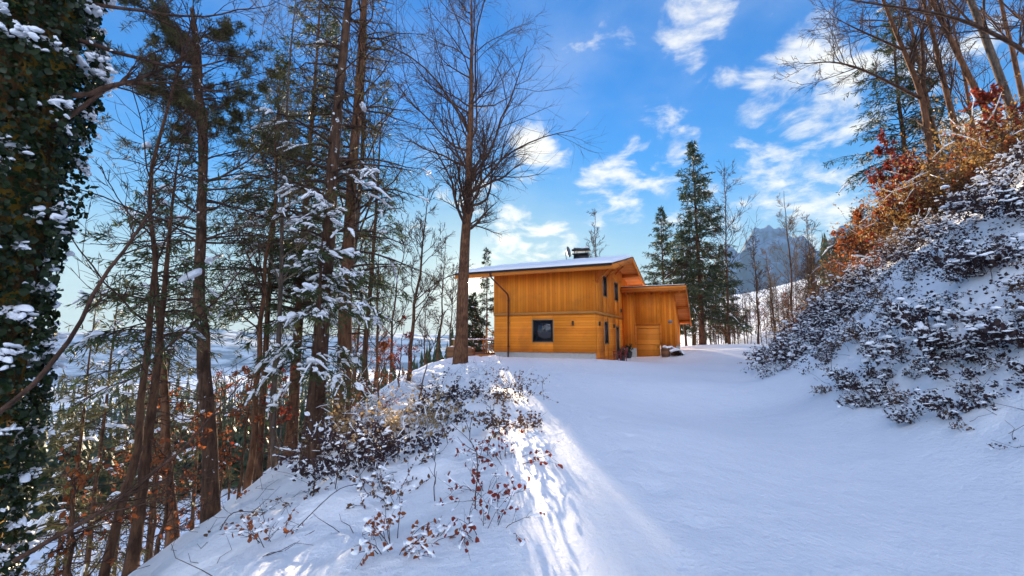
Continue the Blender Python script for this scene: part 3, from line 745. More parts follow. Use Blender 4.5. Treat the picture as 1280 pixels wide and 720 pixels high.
F = [(r*k+q, r*k+(q+1) % k, (r+1)*k+(q+1) % k, (r+1)*k+q) for r in range(4) for q in range(k)]
p = MB(); p.add(V, [np.array(F), np.array([tuple(range(k))[::-1]]), np.array([tuple(range(4*k, 5*k))])]); p.build('barrel_body', M['deck'], bl, True)
for z, r in ((.16, .325), (.54, .325)):
    p = MB(); V = [((r+d)*math.cos(q*2*math.pi/k), (r+d)*math.sin(q*2*math.pi/k), z+h) for d, h in ((0, -.02), (.012, -.02), (.012, .02), (0, .02)) for q in range(k)]
    p.add(V, np.array([(a*k+q, a*k+(q+1) % k, ((a+1) % 4)*k+(q+1) % k, ((a+1) % 4)*k+q) for a in range(4) for q in range(k)])); p.build('hoop', M['metal'], bl, True)
p = MB(); p.add(*blobs(np.random.default_rng(6), np.array([[0, 0, .74], [.1, .05, .72]]), np.array([.30, .26]), .42, .1)); p.build('snow_cap', M['snow'], bl, True)
lg = empty('log_pile', gz(hw(4.15, 8.5, 0), 0)); tag(lg, 'small snow-covered heap of logs against the shed corner', 'log pile')
rg = np.random.default_rng(12)
for k, (x, z) in enumerate([(-.25, .1), (0, .1), (.25, .1), (-.12, .29), (.13, .29)]):
    p = MB(); p.tube([(x, -.35, z), (x+.02, 0, z), (x, .35, z)], [.10, .105, .1], 9); p.build('log', M['bark_warm'], lg)
p = MB(); p.add(*blobs(rg, np.array([[-.1, 0, .42], [.15, .1, .4], [.3, -.05, .28]]), np.array([.30, .3, .26]), .4, .15)); p.build('snow_cap', M['snow'], lg, True)

# deck with its railing on the valley side
dz0 = .42
dk = empty('terrace_deck', tuple(hw(-8.5, 4.0, 0)), -HA); tag(dk, 'brown timber terrace with wire railing on the valley side of the chalet', 'terrace')
p = MB(); p.box(-2.4, 1.35, -3.2, 6.5, dz0-.06, dz0); p.build('floor_boards', M['deck'], dk)
p = MB(); p.box(-2.4, 1.35, -3.25, -3.2, dz0-.42, dz0+.02); p.box(-2.45, -2.4, -3.25, 6.5, dz0-.42, dz0+.02); p.build('edge_board', M['trim'], dk)
for x, y in ((-2.3, -3.1), (-.6, -3.1), (1.1, -3.1), (-2.3, 0), (-2.3, 3), (-2.3, 6.3)):
    p = MB(); p.box(x-.06, x+.06, y-.06, y+.06, -1.4, dz0-.06); p.build('support_post', M['deck'], dk)
for x, y, t in ((-2.34, -3.15, 1.42), (.35, -3.15, 2.4), (1.2, -3.15, 1.42), (-2.34, 1.5, 1.42), (-2.34, 6.3, 1.42)):
    p = MB(); p.box(x-.05, x+.05, y-.05, y+.05, dz0, t); p.build('railing_post', M['trim'], dk)
p = MB(); p.beam((-2.5, -3.15, 1.46), (.3, -3.15, 1.46), .10, .05); p.beam((.4, -3.15, 1.46), (1.35, -3.15, 1.46), .1, .05); p.beam((-2.34, -3.1, 1.46), (-2.34, 6.4, 1.46), .1, .05); p.build('handrail', M['trim'], dk)
p = MB(); p.add(*blobs(rg, np.c_[np.linspace(-2.4, 1.3, 16), np.full(16, -3.15), np.full(16, 1.5)], np.full(16, .15), .35, .15)); p.build('snow_strip', M['snow'], dk, True)
p = MB(); p.beam((.35, -3.15, 2.35), (1.25, -2.9, 1.5), .07, .07); p.build('stair_rail', M['trim'], dk)
p = MB()
for k in range(9):
    for s in (-1, 1): p.beam((.45+k*.11, -3.15, dz0+.05), (.45+k*.11+s*.3, -3.15, 1.15), .03, .02)
p.build('lattice_panel', M['trim'], dk)
p = MB()
for z in (.75, 1.05): p.tube([(-2.34, -3.15, z), (-1, -3.15, z-.01), (.35, -3.15, z)], .012, 5)
p.build('wire', M['metal'], dk)
pb = empty('planter_box', tuple(hw(-10.4, .25, 0)), -HA); tag(pb, 'long brown wooden planter box at the near edge of the terrace', 'planter'); z0 = .05
p = MB(); p.box(-.5, 1.5, -.3, -.26, z0, .95); p.box(-.5, 1.5, .26, .3, z0, .95); p.box(-.5, -.46, -.26, .26, z0, .95); p.box(1.46, 1.5, -.26, .26, z0, .95); p.build('box_wall', M['deck'], pb)
p = MB(); p.box(-.46, 1.46, -.26, .26, z0, .85); p.build('soil', M['bark'], pb)
p = MB(); p.add(*blobs(rg, np.c_[np.linspace(-.3, 1.3, 6), np.zeros(6), np.full(6, .9)], np.full(6, .28), .3, .15)); p.build('snow_cap', M['snow'], pb, True)


# ------------------------------------------------------------------ trees
def trunk_line(rg, H_, lean=(0, 0), wob=.04, n=12, bend=None):
    t = np.linspace(0, 1, n); P = np.zeros((n, 3)); P[:, 2] = t*H_-.35*(t == 0)
    w = np.cumsum(rg.normal(size=(n, 2))*wob, axis=0); w -= w[0]
    P[:, :2] = w+np.outer(t*H_, lean)
    if bend is not None: P[:, 0] += np.interp(t, *bend)
    return P[None]
def deciduous(rg, H_, r, base=.3, n1=24, n2=8, n3=7, n4=0, reach=.32, ang=(.5, .95), up=.10, lean=(0, 0), wob=.05, twig='twig', bark='bark',
              k3=.22, bend=None, trunk_k=10, rtwig=.006, leaf=None, snow=0.0, tipr=.12, name='bare_tree', lfn=None, tp1=1.0, limb_r=.42, power=.95):
    """bare broadleaved tree: list of (part name, MB, material, smooth)"""
    T = trunk_line(rg, H_, lean, wob, 14, bend)
    tr_r = (r*(1-(1-tipr)*np.linspace(0, 1, 14)**(1/power)))[None]; tr_r[0, 0] *= 1.25
    tm = MB(); tm.add(*tubes(T, tr_r, trunk_k))
    lf_ = lfn or (lambda t, L: H_*reach*(1.12-.85*((t-base)/(1-base)))*np.clip((t-base)*14+.35, .35, 1))
    A, Ar = grow(rg, T, tr_r, n1, base, .98, lf_, ang, 9, up, .14, limb_r, .010, .2, .3, tpow=tp1)
    B_, Br = grow(rg, A, Ar, n2, .15, 1, lambda t, L: L*(.55-.30*t), (.45, 1.0), 6, up*.8, .13, .55, rtwig*1.3, .3)
    C_, Cr = grow(rg, B_, Br, n3, .15, 1, lambda t, L: L*(.62-.3*t), (.4, .95), 4, up*.6, .14, .6, rtwig, .5)
    bm = MB(); bm.add(*tubes(A, Ar, 6)); bm.add(*tubes(B_, Br, 4)); bm.add(*tubes(C_, Cr, 3))
    last = C_
    if n4:
        D_, Dr = grow(rg, C_, Cr, n4, .2, 1, lambda t, L: L*.55, (.4, .9), 3, .05, .12, .7, rtwig*.75, .7)
        bm.add(*tubes(D_, Dr, 3)); last = D_
    parts = [('trunk', tm, M[bark], True), ('crown', bm, M[twig], True)]
    if leaf:
        mname, N, size = leaf
        idx = rg.integers(0, len(last), N); pos = interp(last, idx, rg.random(N)); q = MB()
        q.add(*leaf_faces(rg, pos, size*(.6+.8*rg.random(N)))); parts.append(('leaves', q, M[mname], False))
    if snow:
        q = MB(); Bs = np.concatenate([A[:, 1:6]]); keep = rg.random(len(Bs)) < snow
        S_ = Bs[keep].copy(); rr = Ar[keep][:, 1:6]
        if len(S_):
            S_[:, :, 2] += rr*.75; q.add(*tubes(S_, np.maximum(rr*.8, .012), 4)); parts.append(('snow_clumps', q, M['snow'], True))
    return parts
def spruce(rg, H_, r, R, base=.12, nb=150, droop=.28, lean=(0, 0), wob=.02, tuft=.13, tw=.030, per=9, dens=9.0, needle='needle', bark='bark', snow=0.0,
           power=.85, bare=0, tips=.0, snow_z=(0, 1), k=8, bend=None, minl=.12, snow_size=.11, asym=None):
    T = trunk_line(rg, H_, lean, wob, 12, bend); tr_r = (r*(1-.93*np.linspace(0, 1, 12)))[None]; tr_r[0, 0] *= 1.3
    tm = MB(); tm.add(*tubes(T, tr_r, k))
    t = base+(1-base)*np.sort(rg.random(nb))**.92*.985
    u = (t-base)/(1-base)
    L = np.maximum(R*(1-u)**power*(.55+.6*rg.random(nb)), minl)
    p0 = interp(T, np.zeros(nb, int), t); r0 = interp(tr_r, np.zeros(nb, int), t)
    az = rg.random(nb)*2*np.pi
    if asym is not None: L = L*(1+asym[1]*np.cos(az-asym[0]))
    n = 6; s = np.linspace(0, 1, n)
    el = (.25+.55*u)[:, None]-(droop*2.2*(1-.6*u))[:, None]*s[None]+tips*s[None]**2*1.2+rg.normal(size=(nb, 1))*.12
    h = np.c_[np.cos(az), np.sin(az)]
    step = (L/(n-1))[:, None]
    hx = np.concatenate([np.zeros((nb, 1)), np.cumsum(np.cos(el[:, 1:])*step, 1)], 1); hz = np.concatenate([np.zeros((nb, 1)), np.cumsum(np.sin(el[:, 1:])*step, 1)], 1)
    curl = np.cumsum(rg.normal(size=(nb, n))*.05, 1)*L[:, None]
    side = np.c_[-np.sin(az), np.cos(az)]
    Q = np.zeros((nb, n, 3)); Q[:, :, :2] = p0[:, None, :2]+h[:, None]*hx[:, :, None]+side[:, None]*curl[:, :, None]; Q[:, :, 2] = p0[:, None, 2]+hz
    Rr = np.clip(r0*.30, .008, .035)[:, None]*(1-.8*s[None])
    bm = MB(); bm.add(*tubes(Q, Rr, 4))
    # side shoots in the plane of each branch, hanging a little
    cnt = np.maximum((L*dens).astype(int), 3); idx = np.repeat(np.arange(nb), cnt); N = len(idx)
    ts = .12+.88*rg.random(N)**.8; pos = interp(Q, idx, ts); tg = nrm(interp(np.gradient(Q, axis=1), idx, ts))
    sg = np.where(rg.random(N) < .5, 1, -1)[:, None]
    lat = nrm(np.cross(tg, np.array([0, 0, 1.0])))*sg
    d = nrm(tg*(.5+.4*rg.random(N))[:, None]+lat*(.8*rg.random(N)+.25)[:, None]+np.array([0, 0, -.25])-np.array([0, 0, 1])*(.25*rg.random(N))[:, None])
    Ls = np.clip(L[idx]*(.42-.25*ts), .10, .75)*(.6+.7*rg.random(N))
    S_ = pos[:, None]+d[:, None]*(Ls[:, None]*np.linspace(0, 1, 3)[None])[:, :, None]; S_[:, 2, 2] -= Ls*.18
    bm.add(*tubes(S_, np.full((N, 3), .005)*np.array([1.2, 1, .6]), 3))
    # needle tufts along the shoots
    idn = np.repeat(np.arange(N), per); Nn = len(idn); tn = rg.random(Nn); pn = interp(S_, idn, tn)
    dn = nrm(d[idn]*.75+rg.normal(size=(Nn, 3))*.55+np.array([0, 0, -.12])); sd_ = nrm(np.cross(dn, rg.normal(size=(Nn, 3))))
    Ln = tuft*(.6+.8*rg.random(Nn))[:, None]; wn_ = tw*(.7+.6*rg.random(Nn))[:, None]
    V = np.stack([pn-sd_*wn_*.35, pn+dn*Ln*.5+sd_*wn_*.5, pn+dn*Ln, pn+dn*Ln*.45-sd_*wn_*.5], 1)
    q = MB(); q.add(V.reshape(-1, 3), (np.arange(Nn)*4)[:, None]+np.arange(4)[None])
    parts = [('trunk', tm, M[bark], True), ('crown', bm, M['twig'], True), ('needles', q, M[needle], False)]
    if snow:
        ok = (rg.random(N) < snow) & (u[idx] >= snow_z[0]) & (u[idx] <= snow_z[1])
        ps = interp(S_, np.where(ok)[0], rg.random(ok.sum())*.8); ps[:, 2] += .03
        w_ = np.where(ok)[0]; w_ = w_[rg.random(len(w_)) < .8]; W_ = S_[w_].copy(); W_[:, :, 2] += .018; b_ = MB()
        b_.add(*tubes(W_, np.clip(snow_size*.30*(.4+.9*rg.random((len(w_), 3))), .008, .06)*np.array([.7, 1.2, .6]), 5)); b_.add(*blobs(rg, ps, snow_size*(.35+.9*rg.random(len(ps))**1.6), .5, .25)); parts.append(('snow_clumps', b_, M['snow'], True))
    if bare:
        pb_ = interp(T, np.zeros(bare, int), rg.random(bare)*base*.95+.03); a = rg.random(bare)*6.283; Lb = .3+.9*rg.random(bare)
        D0 = np.c_[np.cos(a), np.sin(a), rg.normal(size=bare)*.25-.1]
        W = pb_[:, None]+D0[:, None]*(Lb[:, None]*np.linspace(0, 1, 4)[None])[:, :, None]; W[:, 2:, 2] -= (.1*Lb)[:, None]
        bm.add(*tubes(W, np.full((bare, 4), .010)*np.linspace(1, .4, 4), 3))
    return parts
def plant(name, parts, loc, label, cat='tree', group=None, rz=0.0, sc=1.0):
    t = empty(name, tuple(loc), rz); t.scale = (sc, sc, sc); tag(t, label, cat, group)
    for nm, mb, mt, sm in parts: mb.build(nm, mt, t, sm)
    return t
def again(src, loc, label, rz=0.0, sc=1.0, group=None):
    o = copy_tree(src); o.location = tuple(loc); o.rotation_euler = (0, 0, rz); o.scale = (sc, sc, sc)
    o['label'] = label
    if group: o['group'] = group
    return o
def R_(seed): return np.random.default_rng(seed)
def lean_px(px0, py0, px1, py1, Y):
    """lean (dx per metre of height) that carries a trunk between two pixels at distance Y"""
    a, b_ = at(px0, py0, Y), at(px1, py1, Y); return ((b_[0]-a[0])/(b_[2]-a[2]), 0.0)

# the tall bare tree in front of the chalet
p = on(575, 25.0, py=455)
plant('bare_tree', deciduous(R_(11), 22.5, .38, .30, 40, 12, 9, 1, .255, (.60, 1.15), .055, lean_px(576, 450, 588, 20, 25), .05, rtwig=.007, limb_r=.38, power=1.0, tp1=.8, lfn=lambda t, L: 7.4*np.interp((t-.30)/.70, [0, .15, .45, .75, 1], [.62, .88, 1.0, .88, .5]), bark='bark_warm', tipr=.10, snow=.0), p,
      'tall leafless broadleaf tree with a spreading crown standing in front of the chalet terrace')

# the ivy-wrapped trunk at the left edge
IV = np.array([-5.22, 4.1]); z0 = H(*IV)
iv = empty('ivy_clad_tree', (IV[0], IV[1], z0)); tag(iv, 'thick old tree wrapped in ivy with snow clumps at the left edge of the photo', 'tree')
rg = R_(21)
IVL = .045; T = trunk_line(rg, 11, (IVL, 0), .0, 14); rt = np.full((1, 14), .44); rt[0, 0] = .7; rt[0, :3] += (.1, .06, .03)
q = MB(); q.add(*tubes(T, rt, 24)); q.build('trunk', M['bark_moss'], iv, True)
N = 60000; zz = rg.random(N)*10.8; th = rg.random(N)*2*np.pi
bare_side = np.abs((th-(1.15)+np.pi) % (2*np.pi)-np.pi) < (.52-.32*sst(zz, 2.6, 4.6)+.5*(vnoise(zz*1.3+5, zz*0+2)-.5))
keep = ~bare_side | (rg.random(N) < .10); zz, th = zz[keep], th[keep]; N = len(zz)
cl_ = fbm(th*2.2+9, zz*1.4, 4)
rad = .47+.10*rg.random(N)**.7+.42*np.clip(cl_+.10, 0, 1)
core = np.stack([IVL*zz+rad*np.cos(th), rad*np.sin(th), zz], 1)
nv = np.stack([np.cos(th), np.sin(th), np.full(N, .15)], 1)
q = MB(); q.add(*leaf_faces(rg, core, (.022+.062*rg.random(N)**2), nv, .8, .95, .3)); q.build('ivy', M['ivy'], iv)
M_ = 520; zz = rg.random(M_)*10.5; th = rg.random(M_)*2*np.pi; cl2 = fbm(th*2.2+9, zz*1.4, 4)
k_ = (cl2 > -.06) | (rg.random(M_) < .2); zz, th, cl2 = zz[k_], th[k_], cl2[k_]; m2 = len(zz); kk = 16
big = .35+.65*rg.random(m2)**1.5
run = rg.normal(size=(m2, kk))*.10*big[:, None]; slo = rg.normal(size=m2)*.35-.15
th3 = th[:, None]+run/.65; z3 = zz[:, None]+run*slo[:, None]+rg.normal(size=(m2, kk))*.022; r3 = (.52+.42*np.clip(cl2+.10, 0, 1))[:, None]+.05*rg.normal(size=(m2, kk))
q = MB(); q.add(*blobs(rg, np.stack([IVL*z3+r3*np.cos(th3), r3*np.sin(th3), z3], -1).reshape(-1, 3), (.014+.032*rg.random((m2, kk))*big[:, None]).ravel(), .75, .34))
q.build('snow_clumps', M['snow'], iv, True)
# its limbs reaching out to the right
def limb_px(pts, Y, r0, r1):
    P = np.array([at(a, b_, y) for (a, b_), y in zip(pts, Y)])-np.array([IV[0], IV[1], z0])
    t = np.linspace(0, len(P)-1, 14); P2 = np.stack([np.interp(t, np.arange(len(P)), P[:, i]) for i in range(3)], 1)
    P2[1:-1] = .25*P2[:-2]+.5*P2[1:-1]+.25*P2[2:]; P2 += np.cumsum(rg.normal(size=P2.shape)*.012, 0)
    return P2[None], np.linspace(r0, r1, 14)[None]
q = MB()
for pts, Y_, r0, r1 in (([(70, -6), (160, 8), (240, 18), (330, 2)], (4.1, 4.3, 4.7, 5.2), .022, .005),
                        ([(80, 40), (170, 70), (240, 80), (320, 62)], (4.1, 4.4, 4.8, 5.3), .024, .005),
                        ([(70, 120), (150, 105), (195, 85), (235, 70)], (4.1, 4.3, 4.6, 4.9), .03, .007),
                        ([(60, 160), (130, 104), (190, 100), (280, 112)], (4.1, 4.3, 4.6, 5.0), .025, .005),
                        ([(-10, 520), (50, 455), (110, 355), (165, 270), (185, 245)], (3.3, 3.2, 3.1, 3.2, 3.3), .019, .006),
                        ([(20, 700), (120, 650), (240, 545), (300, 470)], (3.9, 4.0, 4.3, 4.6), .022, .005),
                        ([(40, -60), (200, -60), (360, -30), (500, 10)], (4.1, 4.6, 5.2, 6.0), .025, .005)):
    A, Ar = limb_px(pts, Y_, r0, r1); q.add(*tubes(A, Ar, 7))
    B_, Br = grow(rg, A, Ar, 12, .3, 1, lambda t, L: L*(.42-.25*t), (.4, 1.0), 6, .03, .12, .55, .0045, .35)
    C_, Cr = grow(rg, B_, Br, 5, .2, 1, lambda t, L: L*.5, (.4, .9), 4, .03, .12, .6, .003, .5)
    q.add(*tubes(B_, Br, 4)); q.add(*tubes(C_, Cr, 3))
q.build('crown', M['twig'], iv, True)

# --- trees on the slope at the left, one by one
def px_tree(px, py, Y, dz=0.0): return on(px, Y, dz, py)
# Scots pine with a flat top
p = px_tree(266, 650, 8.0)
rg = R_(31); Hh = 9.3
T = trunk_line(rg, Hh, lean_px(262, 620, 240, 120, 8.0), .03, 16, ([0, .15, .4, .7, 1], [0, -.02, -.22, .04, .05])); rt = (.135*(1-.72*np.linspace(0, 1, 16)))[None]; rt[0, 0] *= 1.3
tm = MB(); tm.add(*tubes(T, rt, 9))
F2 = trunk_line(rg, 3.2, (-.10, 0), .03, 8)+interp(T, np.array([0]), np.array([.62]))[:, None]; tm.add(*tubes(F2, np.linspace(.08, .03, 8)[None], 7))
TT = np.concatenate([T[:, ::2], F2], 0); RR = np.concatenate([rt[:, ::2], np.linspace(.08, .03, 8)[None]], 0)
A, Ar = grow(rg, T, rt, 46, .38, .99, lambda t, L: 2.6*(1.15-.75*t), (1.0, 1.6), 8, .02, .10, .28, .010, .25, .5)
A2, Ar2 = grow(rg, F2, RR[1:2], 16, .3, 1, lambda t, L: 1.6*(1.1-.5*t), (.8, 1.5), 8, .03, .10, .3, .010, .25, .5)
A = np.concatenate([A, A2]); Ar = np.concatenate([Ar, Ar2])
B_, Br = grow(rg, A, Ar, 9, .25, 1, lambda t, L: L*(.5-.25*t), (.4, 1.0), 6, .05, .14, .5, .005, .35, .4)
C_, Cr = grow(rg, B_, Br, 4, .3, 1, lambda t, L: L*.45, (.4, .9), 4, .05, .12, .6, .004, .5)
bm = MB(); bm.add(*tubes(A, Ar, 5)); bm.add(*tubes(B_, Br, 4)); bm.add(*tubes(C_, Cr, 3))
top = C_[(C_[:, -1, 2] > Hh*.72) | (rg.random(len(C_)) < .18)]
idx = np.repeat(np.arange(len(top)), 22); pn = interp(top, idx, .45+.55*rg.random(len(idx))); dn = nrm(rg.normal(size=(len(idx), 3))+np.array([0, 0, .5])); s2 = nrm(np.cross(dn, rg.normal(size=dn.shape)))
V = np.stack([pn, pn+dn*.05+s2*.006, pn+dn*.11, pn+dn*.05-s2*.006], 1); nd = MB(); nd.add(V.reshape(-1, 3), (np.arange(len(pn))*4)[:, None]+np.arange(4)[None])
plant('pine_tree', [('trunk', tm, M['bark_snow'], True), ('crown', bm, M['twig'], True), ('needles', nd, M['needle_warm'], False)], p,
      'slender forked pine with a curved dark trunk and tufts of needles only at its top')
# the double-stemmed conifer in the middle of the slope
p = px_tree(388, 600, 9.3)
plant('larch_tree', spruce(R_(41), 17, .18, 2.2, .22, 100, .30, lean_px(386, 600, 440, 0, 9.3), .03, .15, .016, 4, 8, 'needle_warm', 'bark_snow', .16, .6, 40, .0, (0, .25), 10, None, .3, .09), p,
      'tall conifer with snow-dusted double-looking trunk leaning right, the largest stem on the left slope')
p = px_tree(424, 510, 11.0)
plant('larch_tree', spruce(R_(42), 18, .19, 2.1, .20, 100, .26, lean_px(424, 510, 446, 120, 11), .03, .14, .016, 4, 8, 'needle_warm', 'bark_warm', .06, .6, 30, .1, (0, .3), 10, None, .3, .09), p,
      'reddish-barked conifer standing just behind and right of the largest stem on the left slope')
# young snow-laden spruce in front of them
p = px_tree(398, 520, 8.9)
plant('spruce_tree', spruce(R_(43), 5.2, .07, 1.25, .30, 60, .55, (.02, 0), .02, .12, .022, 9, 13, 'needle', 'bark_snow', .42, .55, 10, .0, (0, 1), 8, None, .2, .075), (p[0], p[1]-.3, p[2]+.0),
      'young spruce bowed down by heavy snow clumps in front of the double conifers')
# dark spruces
p = px_tree(362, 575, 13.0)
plant('spruce_tree', spruce(R_(51), 15.0, .17, 2.9, .26, 210, .30, lean_px(360, 580, 388, 160, 13), .02, .17, .030, 7, 9, 'needle', 'bark_warm', .05, .75, 40, .1), p,
      'dark green spruce with a full drooping crown left of the double conifers')
p = px_tree(322, 560, 12.0)
plant('spruce_tree', spruce(R_(52), 11.6, .10, 2.1, .34, 140, .32, lean_px(320, 560, 342, 200, 12), .02, .16, .028, 7, 9, 'needle', 'bark', .06, .75, 40, .1), p,
      'thinner dark spruce with a bare lower trunk beside the full-crowned spruce')
p = px_tree(452, 500, 17.0)
plant('spruce_tree', spruce(R_(53), 13.0, .12, 2.0, .2, 100, .32, (.03, 0), .02, .19, .03, 6, 8, 'needle', 'bark', .08, .75, 30, .1), p,
      'spruce of medium height half hidden behind the reddish-barked conifer')
# slim dark trunks near the ivy tree
p = px_tree(160, 690, 6.6)
plant('spruce_tree', spruce(R_(54), 6.4, .085, 1.3, .50, 55, .36, lean_px(155, 700, 198, 330, 6.6), .02, .12, .022, 6, 8, 'needle', 'bark', .05, .6, 46, .1), p,
      'straight dark trunk leaning right, nearest conifer stem to the ivy-wrapped tree')
p = px_tree(218, 655, 9.2)
plant('spruce_tree', spruce(R_(55), 7.6, .115, 1.6, .45, 70, .36, lean_px(215, 650, 194, 390, 9.2), .02, .14, .026, 6, 9, 'needle', 'bark_warm', .05, .7, 46, .1), p,
      'brown-barked conifer trunk between the slim dark trunk and the forked pine')
p = px_tree(112, 700, 6.0)
plant('bare_tree', deciduous(R_(56), 8.5, .06, .30, 16, 7, 5, 0, .26, (.5, 1.0), .05, lean_px(112, 700, 150, 440, 6), .05, rtwig=.004), p,
      'slim leafless sapling leaning right beside the ivy-wrapped tree')
p = px_tree(305, 600, 10.2)
plant('bare_tree', deciduous(R_(57), 9.5, .075, .35, 18, 8, 5, 0, .24, (.5, 1.0), .06, lean_px(310, 600, 335, 300, 10.2), .05, rtwig=.005, bark='bark_warm'), p,
      'thin leafless tree rising between the forked pine and the dark spruces')
p = px_tree(346, 590, 10.6)
plant('bare_tree', deciduous(R_(58), 12.5, .07, .30, 26, 9, 6, 0, .26, (.4, .9), .05, lean_px(345, 590, 372, 160, 10.6), .05, rtwig=.005, bark='bark_grey', twig='twig_pale'), p,
      'pale-twigged bare tree whose fine branches cross the dark spruces')
p = px_tree(470, 500, 12.5)
plant('bare_tree', deciduous(R_(59), 15.5, .10, .18, 30, 9, 7, 0, .30, (.4, .9), .05, lean_px(440, 500, 455, 60, 12.5), .06, rtwig=.006, bark='bark_grey'), (p[0]-.9, p[1], p[2]),
      'tall bare tree with long arching branches over the top of the double conifers')
# bare trees between the conifers and the chalet
for px, py, Y, Hh, r, tp, sd_, lab in ((510, 475, 19.5, 8.6, .10, (530, 270), 61, 'thin bare tree with upright trunk midway between the conifers and the terrace'),
                                   (488, 488, 21.0, 7.5, .07, (505, 330), 62, 'slender bare tree just left of the midway thin tree on the slope'),
                                   (548, 450, 33, 9.5, .09, (552, 300), 63, 'fine-twigged bare tree behind the left end of the terrace'),
                                   (470, 480, 26, 10, .10, (478, 290), 64, 'bare tree at the slope edge left of the two thin trees'),
                                   (530, 452, 36, 7, .07, (533, 340), 65, 'small bare tree low behind the slope crest'),
                                   (445, 480, 24, 9.5, .09, (452, 330), 66, 'bare tree just right of the reddish conifer, its foot behind the slope'),
                                   (560, 440, 44, 10.5, .10, (566, 300), 68, 'bare tree behind the terrace, its crown left of the sun')):
    p = px_tree(px, py, Y)
    plant('bare_tree', deciduous(R_(sd_), Hh, r, .22, 18, 8, 6, 0, .30, (.5, 1.0), .07, lean_px(px, py, *tp, Y), .05, rtwig=.006+.00018*Y, trunk_k=7), p, lab)
# the sapling in the brush
p = px_tree(518, 545, 10.0)
plant('sapling', deciduous(R_(69), 2.3, .020, .35, 7, 4, 3, 0, .35, (.5, 1.0), .05, (.12, 0), .04, rtwig=.003, trunk_k=6), p, 'thin leafless sapling standing in the snow above the beige brush', 'sapling')
# copper-leaved young beeches
for px, py, Y, Hh, sd_, mt, N, lab in ((298, 600, 9.6, 2.6, 71, 'leaf_copper', 300, 'young beech with copper leaves between the forked pine and the dark trunks'),
                                   (498, 470, 18.5, 3.0, 72, 'leaf_red', 520, 'young beech with dense red leaves at the slope edge behind the beige brush'),
                                   (345, 560, 11.2, 2.6, 73, 'leaf_red', 220, 'low red-leaved beech at the foot of the dark spruces'),
                                   (472, 478, 16.0, 2.0, 74, 'leaf_copper', 420, 'smaller copper-leaved beech left of the dense red one'),
                                   (60, 700, 5.6, 2.2, 75, 'leaf_copper', 220, 'copper-leaved beech bush at the bottom left behind the ivy tree'),
                                   (190, 690, 7.6, 2.4, 76, 'leaf_copper', 260, 'copper-leaved beech low between the slim dark trunks'),
                                   (250, 640, 8.9, 2.2, 77, 'leaf_copper', 220, 'copper-leaved beech at the foot of the forked pine')):
    p = px_tree(px, py, Y)
    plant('young_beech', deciduous(R_(sd_), Hh, .035, .12, 14, 7, 5, 0, .42, (.7, 1.3), .02, (.05, 0), .04, rtwig=.004, trunk_k=6, leaf=(mt, N, .075)), p, lab, 'young tree')

# --- woodland falling away on the valley side
WG = 'woodland trees on the valley side'
sA = spruce(R_(81), 13, .10, 1.8, .35, 70, .30, (.0, 0), .02, .22, .036, 5, 7, 'needle_far', 'bark', .05, .75, 24, .1, k=6)
sB = spruce(R_(82), 11, .09, 1.7, .15, 75, .34, (.02, 0), .02, .22, .036, 5, 7, 'needle_warm', 'bark', .09, .75, 16, .1, k=6, snow_size=.14)
bA = deciduous(R_(83), 13, .11, .30, 20, 7, 5, 0, .26, (.45, .95), .06, (.02, 0), .05, rtwig=.009, trunk_k=6)
bB = deciduous(R_(84), 11, .08, .25, 18, 7, 5, 0, .28, (.45, .95), .06, (-.02, 0), .06, rtwig=.009, trunk_k=6, bark='bark_grey')
yA = deciduous(R_(85), 5, .05, .10, 16, 6, 4, 0, .36, (.6, 1.2), .04, (.02, 0), .05, rtwig=.007, trunk_k=5, leaf=('leaf_copper', 260, .10))
protos = {}
spots = [('s', sA, 'spruce_tree'), ('t', sB, 'spruce_tree'), ('b', bA, 'bare_tree'), ('c', bB, 'bare_tree'), ('y', yA, 'young_beech')]
LAB = {'s': 'dark spruce with a bare lower trunk in the woodland down the valley side', 't': 'bushy green spruce branched to the ground in the woodland down the valley side',
       'b': 'leafless dark tree in the woodland down the valley side', 'c': 'leafless grey-barked tree in the woodland down the valley side',
       'y': 'copper-leaved young beech in the woodland down the valley side'}
rg = R_(90)
wood = []
for px, Y, kd in [(100, 13, 't'), (140, 17, 't'), (205, 22, 's'), (240, 20, 't'), (285, 26, 's'), (160, 28, 's'), (335, 30, 's'), (185, 22, 'b'), (310, 30, 'b'), (350, 26, 'c'),
                  (440, 40, 'c'), (470, 46, 'b'), (130, 15, 'y'), (190, 11, 'y'), (275, 12.5, 'y'), (60, 20, 't'), (180, 15, 't'), (72, 10, 't'), (480, 30, 'y'), (440, 22, 'y')]:
    p = on(px, Y); nm = dict((a, c_) for a, b_, c_ in spots)[kd]; rz = rg.random()*6.28; sc = .68+.30*rg.random()
    if kd not in protos:
        pr = dict((a, b_) for a, b_, c_ in spots)[kd]; protos[kd] = plant(nm, pr, p, LAB[kd], 'tree', WG, rz, sc)
    else: again(protos[kd], p, LAB[kd], rz, sc, WG)

